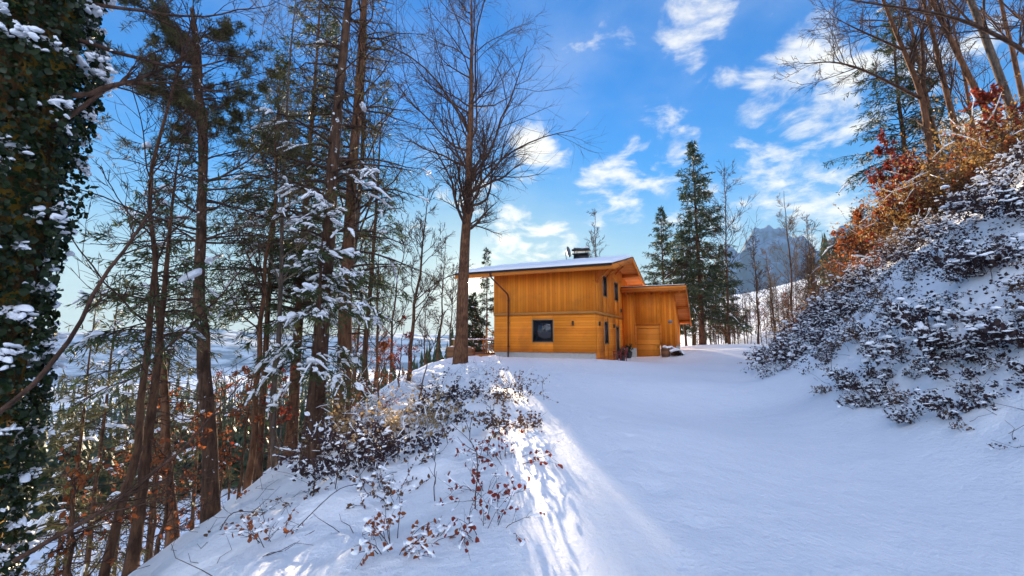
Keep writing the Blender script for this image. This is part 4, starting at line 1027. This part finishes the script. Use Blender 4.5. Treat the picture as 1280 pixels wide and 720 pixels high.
# --- behind the chalet
p = on(608, 43); plant('spruce_tree', spruce(R_(101), 10.6, .12, 1.6, .05, 105, .35, (0, 0), .01, .30, .07, 6, 6, 'needle_far', 'bark', .12, .8, 0, .1, k=6), (p[0], p[1], p[2]),
      'small spruce behind the terrace, between the sunlit trunk and the chalet')
p = on(748, 52); plant('bare_tree', deciduous(R_(102), 17.5, .14, .35, 20, 8, 6, 0, .22, (.5, 1.0), .06, (0, 0), .05, rtwig=.016, trunk_k=6), p, 'bare tree rising behind the chimney on the chalet roof')
p = on(590, 43); plant('spruce_tree', spruce(R_(109), 6.0-p[2], .10, 1.9, .02, 170, .30, (0, 0), .01, .30, .08, 7, 8, 'needle_far', 'bark', .10, .7, 0, .1, k=6), p,
      'short bushy spruce behind the terrace, its tip just under the sun')
S1 = spruce(R_(103), 21.5, .28, 4.9, .10, 230, .36, (0, 0), .015, .42, .09, 6, 5, 'needle_far', 'bark', .06, .8, 10, .12, k=7)
p = on(878, 45); s1 = plant('spruce_tree', S1, p, 'tallest dark spruce right of the shed')
p = on(832, 52); again(s1, p, 'dark spruce right behind the shed roof, lower than the tallest one', 1.9, .80)
p = on(868, 58); again(s1, p, 'spruce half hidden between the shed roof and the tallest dark spruce', 3.1, .86)
p = on(908, 60); again(s1, p, 'spruce behind the bare tree right of the tallest dark spruce', 4.4, .62)
for px, Y, Hh, sd_, tw_, lab in ((912, 43, 18.5, 104, 'twig', 'tall bare tree immediately right of the tallest dark spruce'), (992, 41, 14.5, 105, 'twig_pale', 'bare tree in front of the blue mountain, where the drive bends'),
                            (948, 47, 12, 106, 'twig', 'lower bare tree left of the one in front of the mountain'), (858, 46, 13, 107, 'twig', 'bare tree beside the right edge of the shed'),
                            (968, 52, 11, 108, 'twig_pale', 'pale bare tree in the gap between the two bare trees by the mountain'), (1020, 44, 13, 109, 'twig', 'bare tree at the far end of the bank, under the mountain')):
    p = on(px, Y); plant('bare_tree', deciduous(R_(sd_), Hh, .12, .28, 22, 8, 6, 0, .25, (.45, .95), .08, (0, 0), .05, twig=tw_, rtwig=.013, trunk_k=6, snow=.3), p, lab)
FG = 'woodland trees behind the bend of the drive'
FL = {'s': 'dark spruce in the woodland behind the bend of the drive', 'b': 'bare tree in the woodland behind the bend of the drive', 'y': 'copper-leaved young beech in the woodland behind the bend of the drive',
      't': 'bushy low spruce in the woodland behind the bend of the drive', 'c': 'grey bare tree in the woodland behind the bend of the drive'}
fgl = [(870, 50, 't', .8), (893, 54, 't', .7), (1035, 54, 't', .7), (1055, 50, 't', .95), (1010, 60, 't', .5), (1045, 62, 's', .8), (1075, 56, 's', 1.0), (918, 56, 't', .5), (975, 58, 't', .42),
       (1045, 44, 'y', 1.0), (1020, 40, 'y', .9), (1065, 42, 'y', 1.1), (1000, 45, 'y', .8), (1035, 48, 'y', 1.0), (850, 60, 'b', .8), (822, 60, 'c', .9)]
r3 = R_(97)
for k in range(78):
    px = 862+r3.random()*200; fgl.append((px, 45+r3.random()*34, 'bccbcy'[r3.integers(0, 6)], (.45+.36*r3.random())*(1.15 if px < 915 or px > 1010 else .85)))
for k in range(20): fgl.append((898+r3.random()*160, 57+r3.random()*22, 't', .42+.22*r3.random()))
for k in range(22): fgl.append((890+r3.random()*165, 46+r3.random()*22, 'y', .65+.45*r3.random()))
for px, Y, kd, sc in fgl:
    again(protos[kd], on(px, Y), FL[kd], rg.random()*6.28, sc, FG)

# --- on the bank at the right
def up_tree(px, py, Y, parts, label, name='bare_tree', cat='tree'):
    return plant(name, parts, on(px, Y), label, cat)
# crooked bare tree with a limb reaching left
rg = R_(121); Yt = 17.0; p = on(1168, Yt); b0 = p.copy()
def PX(pts, Ys): return np.array([at(a, b_, y) for (a, b_), y in zip(pts, Ys)])-b0
def smooth_line(P, n=14):
    t = np.linspace(0, len(P)-1, n); Q = np.stack([np.interp(t, np.arange(len(P)), P[:, i]) for i in range(3)], 1)
    for _ in range(2): Q[1:-1] = .25*Q[:-2]+.5*Q[1:-1]+.25*Q[2:]
    return Q[None]
gp = at(1168, 240, Yt)-b0
main = smooth_line(np.concatenate([[[0, 0, -.3]], PX([(1168, 215), (1158, 150), (1152, 112), (1128, 60), (1105, 5), (1090, -40)], [Yt]*6)]))
fork = smooth_line(PX([(1153, 118), (1155, 70), (1150, 40), (1165, 10), (1175, -30)], [Yt, Yt+.2, Yt+.3, Yt+.4, Yt+.5]))
limb = smooth_line(PX([(1153, 124), (1110, 102), (1075, 85), (1040, 76), (1005, 80)], [Yt, Yt-.3, Yt-.5, Yt-.8, Yt-1.0]))
limb2 = smooth_line(PX([(1128, 62), (1090, 45), (1062, 32), (1040, 20)], [Yt, Yt-.2, Yt-.4, Yt-.5]))
AA = np.concatenate([main, fork, limb, limb2]); RR = np.stack([np.linspace(a, b_, 14) for a, b_ in ((.155, .04), (.09, .03), (.07, .015), (.05, .012))])
tm = MB(); tm.add(*tubes(AA[:1], RR[:1], 9)); bm = MB(); bm.add(*tubes(AA[1:], RR[1:], 7))
A, Ar = grow(rg, AA, RR, 14, .3, 1, lambda t, L: 1.9*(1.1-.5*t), (.5, 1.0), 7, .06, .11, .5, .010, .3)
B_, Br = grow(rg, A, Ar, 9, .2, 1, lambda t, L: L*(.5-.2*t), (.4, 1.0), 5, .05, .13, .55, .007, .4); C_, Cr = grow(rg, B_, Br, 5, .2, 1, lambda t, L: L*.5, (.4, .9), 4, .03, .12, .6, .006, .5)
bm.add(*tubes(A, Ar, 5)); bm.add(*tubes(B_, Br, 4)); bm.add(*tubes(C_, Cr, 3))
plant('bare_tree', [('trunk', tm, M['bark_warm'], True), ('crown', bm, M['twig'], True)], p, 'crooked forked bare tree on the bank with a long limb reaching left over the sky')
def dec(sd_, Hh, r, lean, base=.25, **k): return deciduous(R_(sd_), Hh, r, base, k.pop('n1', 22), 8, 6, 0, .24, (.5, 1.0), .06, lean, .03, rtwig=k.pop('rtwig', .008), bark=k.pop('bark', 'bark_warm'), **k)
up_tree(1218, 195, 16.5, dec(122, 15, .12, lean_px(1218, 190, 1173, 0, 16.5)), 'tall straight bare trunk leaning left, right of the crooked tree')
up_tree(1196, 170, 20.5, dec(123, 16, .13, lean_px(1194, 170, 1152, 10, 20.5)), 'reddish trunk between the crooked tree and the straight leaning trunk, set further back')
up_tree(1272, 125, 15.5, dec(124, 15, .12, lean_px(1272, 120, 1218, 0, 15.5)), 'left one of the two leaning bare trunks in the top right corner')
up_tree(1292, 100, 14.0, dec(125, 15, .13, lean_px(1290, 100, 1250, 0, 14.0), bark='bark_grey'), 'grey right-hand one of the two leaning bare trunks in the top right corner')
up_tree(1240, 160, 24, dec(126, 15, .13, lean_px(1240, 160, 1205, 0, 24), rtwig=.01), 'thinner bare trunk deeper in the wood between the leaning trunks')
up_tree(1300, 160, 20, dec(127, 16, .13, lean_px(1300, 160, 1262, 0, 20), rtwig=.01), 'thin bare tree deeper in the wood at the right edge')
#up_tree(1100, 260, 27, dec(128, 12, .11, (-.05, 0), rtwig=.011), 'bare tree behind the red-leaved beech on the bank crest')
p = on(1146, 22); plant('spruce_tree', spruce(R_(131), 13.5, .17, 3.8, .10, 170, .38, (-.02, 0), .02, .24, .045, 6, 7, 'needle_far', 'bark', .04, .75, 6, .05, k=7), p, 'dark spruce with hanging boughs behind the crooked bare tree on the bank')
p = on(1088, 33); plant('spruce_tree', spruce(R_(132), 11, .14, 2.2, .08, 100, .38, (0, 0), .02, .28, .05, 6, 6, 'needle_warm', 'bark', .04, .75, 6, .05, k=6), p, 'olive spruce at the far end of the bank, below the mountain top')
for px, Y, Hh, sd_, mt, N, lab in ((1122, 19.0, 5.0, 141, 'leaf_red', 2200, 'red-leaved beech on the bank crest left of the crooked tree'), (1148, 17.5, 3.2, 142, 'leaf_red', 1000, 'low red-leaved beech at the foot of the crooked tree'),
                              (1275, 13.5, 3.2, 143, 'leaf_red', 700, 'red-leaved beech at the right edge under the leaning trunks'), (1085, 21, 3.4, 144, 'leaf_copper', 1100, 'copper-leaved beech left of the red one on the bank crest')):
    p = on(px, Y); plant('young_beech', deciduous(R_(sd_), Hh, .06, .12, 22, 8, 6, 0, .36, (.7, 1.3), .03, (-.05, 0), .05, rtwig=.006, trunk_k=6, leaf=(mt, N, .13)), p, lab, 'young tree')
# limb entering from the right
q0 = on(1345, 9.0); b0 = q0.copy(); rg = R_(151)
T = trunk_line(rg, 9, (-.02, 0), .02, 12); tm = MB(); tm.add(*tubes(T, np.linspace(.2, .08, 12)[None], 9))
A = np.concatenate([smooth_line(np.concatenate([[[T[0, 8, 0], 0, at(1345, 95, 9)[2]-b0[2]]], PX([(1280, 62), (1235, 38), (1180, 16), (1110, 8), (1040, -4)], [8.9, 8.8, 8.6, 8.5, 8.4])])),
                    smooth_line(PX([(1300, 40), (1270, 20), (1240, -10)], [8.9, 9, 9.1]))]); Ar = np.stack([np.linspace(.06, .012, 14), np.linspace(.03, .01, 14)])
B_, Br = grow(rg, A, Ar, 20, .15, 1, lambda t, L: .95*(1.1-.5*t), (.4, 1.0), 6, .04, .12, .5, .006, .35); C_, Cr = grow(rg, B_, Br, 6, .2, 1, lambda t, L: L*.5, (.4, .9), 4, .03, .12, .6, .004, .5)
bm = MB(); bm.add(*tubes(A, Ar, 6)); bm.add(*tubes(B_, Br, 4)); bm.add(*tubes(C_, Cr, 3))
plant('bare_tree', [('trunk', tm, M['bark_warm'], True), ('crown', bm, M['twig'], True)], q0, 'bare tree outside the right edge sending one dark limb across the top right corner')

# far woodland, one mass
rg = R_(160); N = 4200; az = np.where(rg.random(N) < .10, rg.uniform(34, 62, N), rg.uniform(-70, -4, N)); rr = np.exp(rg.uniform(np.log(75), np.log(520), N)); rr = np.where(az > 0, rr*1.6, rr)
fx, fy = rr*np.sin(np.radians(az)), rr*np.cos(np.radians(az)); fz = height(fx, fy); fh = rg.uniform(8, 19, N)*np.where(az < 0, .7, 1.0)
q = MB(); lay = 13; kk = 8
for l in range(lay):
    t0 = l/lay; r0 = fh*.15*(1-t0)**.8*(.6+.7*rg.random(N)); zb = fz+fh*(.08+.9*t0); zt = zb+fh*.10
    a = np.arange(kk)*2*np.pi/kk; ph = rg.random((N, 1))*6.28; rv = r0[:, None]*(.55+.75*rg.random((N, kk)))
    ringp = np.stack([fx[:, None]+rv*np.cos(a+ph), fy[:, None]+rv*np.sin(a+ph), zb[:, None]-.05*fh[:, None]*rg.random((N, kk))], -1)
    top = np.stack([fx, fy, zt], -1)[:, None]
    V = np.concatenate([ringp, top], 1); base = (np.arange(N)*(kk+1))[:, None, None]; j = np.arange(kk)
    # every other gap stays open so that each tier is a ragged whorl
    F = base+np.stack([j, (j+1) % kk, np.full(kk, kk)], -1)[None]
    q.add(V.reshape(-1, 3), F[:, rg.permutation(kk)[:6]].reshape(-1, 3))
tag(q.build('far_forest', M['needle_far']), kind='stuff')

# ------------------------------------------------------------------ shrubs and undergrowth
def bush(rg, h, spread, n, leaf, N, size, snow=0, ssize=.03, twig='twig', rstem=.005, droop=-.06, sub=4, updir=.9):
    """many-stemmed shrub > stems, leaves, snow_load"""
    a = rg.random(n)*6.283; rr = rg.random(n)**.6*spread*.35
    P0 = np.c_[rr*np.cos(a), rr*np.sin(a), np.full(n, -.05)]
    d = nrm(np.c_[np.cos(a)*(.2+.9*rg.random(n)), np.sin(a)*(.2+.9*rg.random(n)), np.full(n, updir)])
    L = h*(.6+.6*rg.random(n)); m_ = 7; Q = np.zeros((n, m_, 3)); Q[:, 0] = P0
    for i in range(1, m_):
        d = nrm(d+rg.normal(size=(n, 3))*.14+np.array([0, 0, droop*2])); Q[:, i] = Q[:, i-1]+d*(L/(m_-1))[:, None]*1.25
    Rr = (rstem*(1-.7*np.linspace(0, 1, m_)))[None]*np.ones((n, 1))
    B_, Br = grow(rg, Q, Rr, sub, .3, 1, lambda t, l: l*.42, (.4, 1.1), 5, -.02, .16, .7, rstem*.45, .5)
    st = MB(); st.add(*tubes(Q, Rr, 4)); st.add(*tubes(B_, Br, 3)); parts = [('stems', st, M[twig], True)]
    if N:
        idx = rg.integers(0, len(B_), N); pos = interp(B_, idx, rg.random(N)); lv = MB()
        lv.add(*leaf_faces(rg, pos, size*(.55+.8*rg.random(N)), None, 1, .62, .35)); parts.append(('leaves', lv, M[leaf], False))
    if snow:
        idx = rg.integers(0, len(B_), snow); pos = interp(B_, idx, .3+.7*rg.random(snow)); pos[:, 2] += ssize*.35
        sn = MB(); w_ = rg.random(len(B_)) < (.20 if h < 1.2 else .06); W_ = B_[w_][:, 1:].copy(); W_[:, :, 2] += ssize*.16
        sn.add(*tubes(W_, ssize*.26*(.4+.9*rg.random(W_.shape[:2]))*np.array([.8, 1.2, 1, .5]), 5)); sn.add(*blobs(rg, pos, ssize*(.45+1.0*rg.random(snow)**1.5), .5, .3)); parts.append(('snow_clumps', sn, M['snow'], True))
    return parts
rg = R_(201)
# shrubs one by one along the left edge of the drive and down its slope
for px, py, Y, kw, lab in (
    (652, 505, 10.2, dict(h=.75, spread=.9, n=26, leaf='leaf_brown', N=520, size=.075, snow=36, ssize=0.031), 'brown leafy shrub at the edge of the drive, farthest of the row towards the chalet'),
    (648, 545, 6.9, dict(h=.55, spread=1.0, n=30, leaf='leaf_brown', N=620, size=.065, snow=40, ssize=0.034), 'dense brown shrub with snow caps, second of the row beside the drive'),
    (640, 590, 5.3, dict(h=.50, spread=.7, n=18, leaf='leaf_red', N=170, size=.065, snow=30, ssize=0.043), 'snow-capped shrub with red-brown leaves in the middle of the row beside the drive'),
    (618, 640, 4.3, dict(h=.42, spread=.5, n=10, leaf='leaf_red', N=60, size=.070, snow=12, ssize=0.043), 'sparse shrub with a few large dark red leaves, second nearest beside the drive'),
    (610, 695, 3.55, dict(h=.40, spread=.8, n=14, leaf='leaf_red', N=80, size=.060, snow=12, ssize=0.037), 'nearest shrub of the row beside the drive, with dark red leaves on spreading twigs'),
    (652, 478, 13.2, dict(h=.8, spread=.6, n=16, leaf='leaf_brown', N=240, size=.07, snow=14, ssize=0.031), 'small upright brown shrub at the drive edge near the sunlit snow'),
    (495, 690, 3.5, dict(h=.34, spread=.45, n=20, leaf='leaf_copper', N=220, size=.050, snow=50, ssize=0.040), 'low shrub with orange-red leaves under thick snow at the bottom of the slope'),
    (470, 560, 9.2, dict(h=.95, spread=1.6, n=40, leaf='leaf_beige', N=900, size=.065, snow=30, ssize=0.037, twig='twig_pale'), 'pale beige leafy shrub, largest one under the conifers on the left slope'),
    (520, 570, 8.4, dict(h=.75, spread=1.4, n=34, leaf='leaf_beige', N=800, size=.065, snow=34, ssize=0.037, twig='twig_pale'), 'beige leafy shrub right of the largest one, beside the thin sapling'),
    (440, 540, 10.6, dict(h=1.0, spread=1.4, n=36, leaf='leaf_brown', N=420, size=.06, snow=30, ssize=0.037, twig='twig_pale'), 'tangled grey-brown shrub at the foot of the double conifers'),
    (455, 610, 7.0, dict(h=.55, spread=1.3, n=34, leaf='leaf_dark', N=1100, size=.060, snow=60, ssize=0.040), 'dark bramble mound under snow in the middle of the left slope'),
    (425, 650, 6.0, dict(h=.45, spread=1.1, n=28, leaf='leaf_dark', N=950, size=.055, snow=50, ssize=0.037), 'dark bramble mound, lowest and leftmost on the left slope'),
    (500, 620, 6.4, dict(h=.45, spread=1.0, n=26, leaf='leaf_dark', N=850, size=.055, snow=44, ssize=0.037), 'dark bramble mound right of the middle one on the left slope'),
    (490, 655, 5.0, dict(h=.35, spread=.8, n=20, leaf='leaf_brown', N=240, size=.05, snow=30, ssize=0.037), 'low brown bramble just above the orange-leaved shrub'),
    (545, 520, 10.8, dict(h=.5, spread=1.2, n=24, leaf='leaf_dark', N=800, size=.06, snow=40, ssize=0.037), 'dark bramble mound below the terrace, left end of the dark row'),
    (575, 505, 11.6, dict(h=.5, spread=1.2, n=24, leaf='leaf_dark', N=800, size=.06, snow=40, ssize=0.037), 'dark bramble mound below the terrace, right end of the dark row'),
    (560, 545, 9.0, dict(h=.4, spread=1.0, n=20, leaf='leaf_dark', N=650, size=.055, snow=34, ssize=0.037), 'dark bramble mound between the dark row and the beige shrubs'),
    (340, 700, 4.5, dict(h=.35, spread=.6, n=14, leaf='leaf_copper', N=70, size=.06, snow=14, ssize=0.037), 'tuft of dry orange leaves at the bottom edge of the left slope'),
    (470, 500, 13.5, dict(h=1.0, spread=1.3, n=30, leaf='leaf_copper', N=420, size=.06, snow=16, ssize=0.031), 'twiggy shrub with rusty leaves at the slope edge'),
    (400, 590, 8.7, dict(h=.6, spread=1.0, n=24, leaf='leaf_brown', N=180, size=.05, snow=24, ssize=0.031, twig='twig_pale'), 'bare twiggy shrub around the foot of the largest stem')):
    kw = dict(kw); kw['snow'] = int(kw['snow']*1.7); kw['ssize'] *= .72 if Y < 8 else .9; r2 = R_(int(px*7+py)); plant('shrub', bush(r2, kw.pop('h'), kw.pop('spread'), kw.pop('n'), kw.pop('leaf'), kw.pop('N'), kw.pop('size'), kw.pop('snow'), **kw), on(px if px < 600 else px-8, Y, -.02), lab, 'shrub', None, 0.0, .72 if px > 600 else (.85 if py > 640 else 1.0))
# snow mounds and upright stalks
def stalk(loc, h, label, seed, group=None):
    r2 = R_(seed); T = trunk_line(r2, h, (r2.normal()*.12, r2.normal()*.1), .02, 8); T[0, 0, 2] = -.08
    A, Ar = grow(r2, T, np.full((1, 8), .006), 6, .3, 1, lambda t, L: h*.28, (.5, 1.1), 4, .04, .12, .6, .0025, .5)
    q = MB(); q.add(*tubes(T, np.linspace(.006, .0025, 8)[None], 5)); q.add(*tubes(A, Ar, 3))
    t = q.build('dry_stalk', M['twig'], None, True); t.location = tuple(loc); tag(t, label, 'dry stalk', group); return t
for k, (px, Y, h, lab) in enumerate(((680, 10.5, .55, 'single dark stalk standing at the sunlit drive edge'), (594, 4.0, .85, 'thin straight stalk between the two nearest red-leaved shrubs'), (610, 5.6, .6, 'stalk with side twigs above the sparse red-leaved shrub'),
                              (560, 6.4, .5, 'curved stalk on the slope left of the snow-capped shrub'), (545, 4.6, .5, 'stalk low on the slope right of the orange-leaved shrub'), (418, 5.2, .9, 'tall thin stalk at the lower left of the bramble mounds'),
                              (390, 5.5, .8, 'thin stalk leaning over the lower left slope'), (578, 22.0, .9, 'small stalk at the foot of the tall broadleaf tree'), (620, 13.5, .5, 'stalk on the slope below the terrace'),
                              (1095, 9.6, .9, 'slim stalk on the lower right bank'), (1040, 12.0, .8, 'slim stalk near the tip of the right bank'), (1155, 12.5, 1.1, 'dark upright stalk high on the right bank'), (1240, 8.5, .7, 'stalk on the bank near the right edge'))):
    stalk(on(px, Y), h, lab, 300+k)
# the bank on the right: brambles pushing through the snow
BG = 'brambles on the right bank'
kinds = {}
KL = {'a': 'dark leafy bramble pushing through the snow of the right bank', 'b': 'snow-loaded bramble mound on the right bank', 'c': 'small brown sprig poking out of the snow on the right bank', 'd': 'rusty-leaved bramble on the right bank'}
KP = {'a': bush(R_(211), .50, 1.0, 26, 'leaf_dark', 760, .070, 60, .042), 'b': bush(R_(212), .45, 1.1, 26, 'leaf_dark', 560, .065, 110, .046), 'c': bush(R_(213), .28, .4, 9, 'leaf_dark', 110, .060, 8, .03), 'd': bush(R_(214), .45, .8, 20, 'leaf_brown', 420, .065, 44, .04),
      'e': bush(R_(215), .36, .9, 22, 'leaf_dark', 600, .060, 54, .038), 'f': bush(R_(216), .22, .35, 8, 'leaf_brown', 70, .055, 5, .03)}
KL['e'] = KL['a']; KL['f'] = KL['c']; SG = 'small sprigs on the right bank'
foot_x = lambda y: np.interp(y, [-10, 0, 5.3, 8, 12, 17, 22, 26, 30], [5.4, 5.5, 5.8, 6.3, 7.7, 9.6, 11.8, 14.2, 22])
def place(kd, x, y, sc):
    p = (x, y, H(x, y)-.04)
    nm_, gr_ = ('sprig', SG) if kd in 'cf' else ('bramble', BG)
    if kd not in kinds: kinds[kd] = plant(nm_, KP[kd], p, KL[kd], nm_, gr_, rg.random()*6.28, sc)
    else: again(kinds[kd], p, KL[kd], rg.random()*6.28, sc, gr_)
nb_ = 0; tries = 0
while nb_ < 190 and tries < 5000:        # scattered clumps low on the bank
    tries += 1; y = 4.2+rg.random()*9.5; s = .25+rg.random()*3.6; x = foot_x(y)+s
    if fbm(np.array([x*1.1+4]), np.array([y*1.1]), 3)[0] < -.06: continue
    kd = 'ccffceead'[rg.integers(0, 9)]; place(kd, x, y, (.40+.50*rg.random())*(1.0 if kd in 'cf' else .85)); nb_ += 1
while nb_ < 430 and tries < 14000:
    tries += 1
    y = 3.5+rg.random()**.8*22.5; s = rg.random()**.8*8.5; x = foot_x(y)+s+.15
    hum = 1.0 if (y > 15 and s < 5) else 0.0
    dn = fbm(np.array([x*.55+4]), np.array([y*.55]), 3)[0]
    band = float(sst(np.array([s]), .6, 3.4)[0])
    if rg.random() > .30*(s < 2.2)+.10+.50*band*(dn > -.12)+.50*hum+.25*(dn > .06): continue
    if s < 1.3 and not hum: kd = 'ccfe'[rg.integers(0, 4)]; sc = .5+.7*rg.random()
    else: kd = 'aabbedeabc'[rg.integers(0, 10)]; sc = .65+.6*rg.random()
    place(kd, x, y, sc); nb_ += 1
# loose leaves and twig ends sticking out of the snow, too many to count
N = 24000; y = 3+rg.random(N)**.8*24; s = .3+rg.random(N)**.8*9; x = foot_x(y)+s
dn = fbm(x*.8+2, y*.8, 4); k_ = (dn+.10*sst(s, 0, 3)+.06*(y > 15) > .03+.12*rg.random(N)); x, y = x[k_], y[k_]
z = height(x, y); q = MB(); pos = np.c_[x, y, z+.02+.08*rg.random(len(x))]
q.add(*leaf_faces(rg, pos, .045+.05*rg.random(len(x)), np.tile([0, 0, .8], (len(x), 1)), .9, .6, .4))
tag(q.build('leaf_litter', M['leaf_dark']), kind='stuff')
N = 1500; y = 5+rg.random(N)*15; x = -.7-rg.random(N)*4.2; dn = fbm(x*.9+7, y*.7, 4); k_ = dn > .09+.08*rg.random(N); x, y = x[k_], y[k_]
z = height(x, y); q = MB(); pos = np.c_[x, y, z+.02+.06*rg.random(len(x))]
q.add(*leaf_faces(rg, pos, .035+.04*rg.random(len(x)), np.tile([0, 0, .8], (len(x), 1)), .9, .6, .4))
tag(q.build('leaf_litter', M['leaf_brown']), kind='stuff')
N = 1700; y = 3+rg.random(N)**.8*22; x = np.where(rg.random(N) < .60, foot_x(y)+rg.random(N)*8, -.6-rg.random(N)*4.5); x = np.where(x > 0, np.maximum(x, foot_x(y)+.5), x); z = height(x, y)
d = nrm(rg.normal(size=(N, 3))*[1, 1, .35]+[0, 0, .35]); L = .15+.5*rg.random(N)**2
W = np.c_[x, y, z-.03][:, None]+d[:, None]*(L[:, None]*np.linspace(0, 1, 4)[None])[:, :, None]; W[:, 2:] += rg.normal(size=(N, 2, 3))*.03
q = MB(); q.add(*tubes(W, np.full((N, 4), .0035)*np.array([1.2, 1, .8, .5]), 3)); tag(q.build('twig_litter', M['twig']), kind='stuff')
# thicket of dry golden and rusty shrubs along the crest of the bank
TG = 'dry shrubs on the crest of the right bank'
TP = {'g': bush(R_(221), 1.7, 1.7, 34, 'leaf_gold', 1900, .085, 14, .045, 'twig', .010, -.03, 6), 'r': bush(R_(222), 1.5, 1.6, 28, 'leaf_copper', 1800, .085, 18, .045, 'twig', .009, -.03, 6), 'w': bush(R_(223), 1.9, 1.8, 34, 'leaf_gold', 900, .08, 20, .045, 'twig_pale', .010, -.03, 7),
      'k': bush(R_(224), 1.4, 1.6, 26, 'leaf_brown', 1600, .085, 22, .045, 'twig', .009, -.03, 6)}
TL = {'g': 'golden dry shrub on the crest of the right bank', 'r': 'copper-leaved shrub on the crest of the right bank', 'w': 'pale twiggy shrub with few golden leaves on the crest of the right bank', 'k': 'brown shrub on the crest of the right bank'}
thick = {}
def thicket(kd, px, Y, sc):
    p = on(px, Y, -.05)
    if kd not in thick: thick[kd] = plant('dry_shrub', TP[kd], p, TL[kd], 'shrub', TG, rg.random()*6.28, sc)
    else: again(thick[kd], p, TL[kd], rg.random()*6.28, sc, TG)
for px, Y, kd, sc in [(1010, 27, 'k', 1.0), (1030, 28, 'r', 1.1), (1045, 25, 'k', .8), (1060, 27, 'r', 1.2), (1078, 24, 'w', 1.1), (1092, 22.5, 'r', 1.0), (1108, 21.5, 'k', 1.1), (1122, 20, 'r', 1.0), (1138, 18.8, 'g', .9), (1150, 19.5, 'r', 1.2), (1165, 17.6, 'g', 1.0),
                      (1180, 18.5, 'w', 1.2), (1195, 16.5, 'g', 1.1), (1210, 15.6, 'k', .9), (1222, 17.5, 'g', 1.2), (1238, 15.0, 'g', 1.0), (1252, 14.6, 'w', 1.2), (1266, 13.6, 'g', 1.0), (1280, 13.4, 'r', 1.0), (1295, 12.8, 'g', 1.0), (1100, 26, 'g', 1.2), (1130, 24, 'r', 1.3), (1160, 22, 'g', 1.3),
                      (1195, 21, 'g', 1.3), (1230, 20, 'w', 1.4), (1262, 18.5, 'g', 1.4), (1290, 17, 'g', 1.3), (1070, 30, 'r', 1.3), (1040, 32, 'k', 1.3), (1015, 31, 'r', 1.0), (990, 33, 'k', .9), (1005, 36, 'g', 1.2), (1120, 22.8, 'k', 1.2), (1085, 27.5, 'r', 1.3), (1142, 21, 'g', 1.2), (1175, 20, 'r', 1.1), (1205, 18.8, 'g', 1.2), (1225, 16.2, 'r', .9), (1245, 17, 'g', 1.2), (1270, 15.6, 'k', 1.1), (1286, 14.6, 'g', 1.0), (1112, 24.5, 'g', 1.2), (1095, 24.2, 'r', 1.2), (1060, 29.5, 'r', 1.2), (1030, 29.8, 'g', 1.1), (1050, 26.2, 'g', 1.0), (1188, 17.4, 'r', .9), (1155, 18.4, 'k', 1.0)]:
    thicket(kd, px, Y, sc)
for px, Y, kd, sc in [(1072, 19.0, 'k', .55), (1100, 17.3, 'r', .55), (1128, 16.0, 'k', .6), (1150, 15.0, 'w', .5), (1040, 20.5, 'k', .5)]: thicket(kd, px, Y, sc)
# a weathered stump on the crest and fallen branches
st = empty('tree_stump', tuple(on(1078, 20.5))); tag(st, 'short weathered stump on the crest of the bank among copper shrubs', 'stump')
q = MB(); q.tube([(0, 0, -.2), (.02, 0, .3), (.0, 0, .75), (-.05, 0, 1.0)], [.30, .22, .20, .14], 12); q.build('trunk', M['bark_grey'], st)
q = MB(); q.add(*blobs(R_(9), np.array([[-.03, 0, 1.03]]), np.array([.2]), .4, .1)); q.build('snow_cap', M['snow'], st, True)
def fallen(pts, Y, r, label):
    P = np.array([at(a, b_, y) for (a, b_), y in zip(pts, Y)]); P[:, 2] = [H(a[0], a[1])+dz for a, dz in zip(P, (.02, .18, .05, .02))]
    b0 = P[0].copy(); L_ = smooth_line(P-b0, 12); q = MB(); q.add(*tubes(L_, np.linspace(r, r*.3, 12)[None], 6))
    A, Ar = grow(R_(5), L_, np.full((1, 12), r*.6), 5, .3, 1, lambda t, L: L*.3, (.4, .8), 5, .02, .1, .6, .004, .4); q.add(*tubes(A, Ar, 4))
    o = q.build('fallen_branch', M['twig'], None, True); o.location = tuple(b0); tag(o, label, 'branch')
fallen([(274, 650), (285, 690), (315, 680), (335, 670)], (5.6, 5.2, 5.3, 5.5), .007, 'arched dead branch lying on the snow at the lower left')
fallen([(370, 700), (420, 660), (450, 640), (470, 625)], (4.4, 4.8, 5.2, 5.5), .005, 'fallen branch across the snow below the bramble mounds')
#fallen([(1130, 560), (1150, 520), (1190, 500), (1230, 490)], (7.6, 8.0, 8.0, 8.0), .012, 'fallen branch lying on the lower right bank')
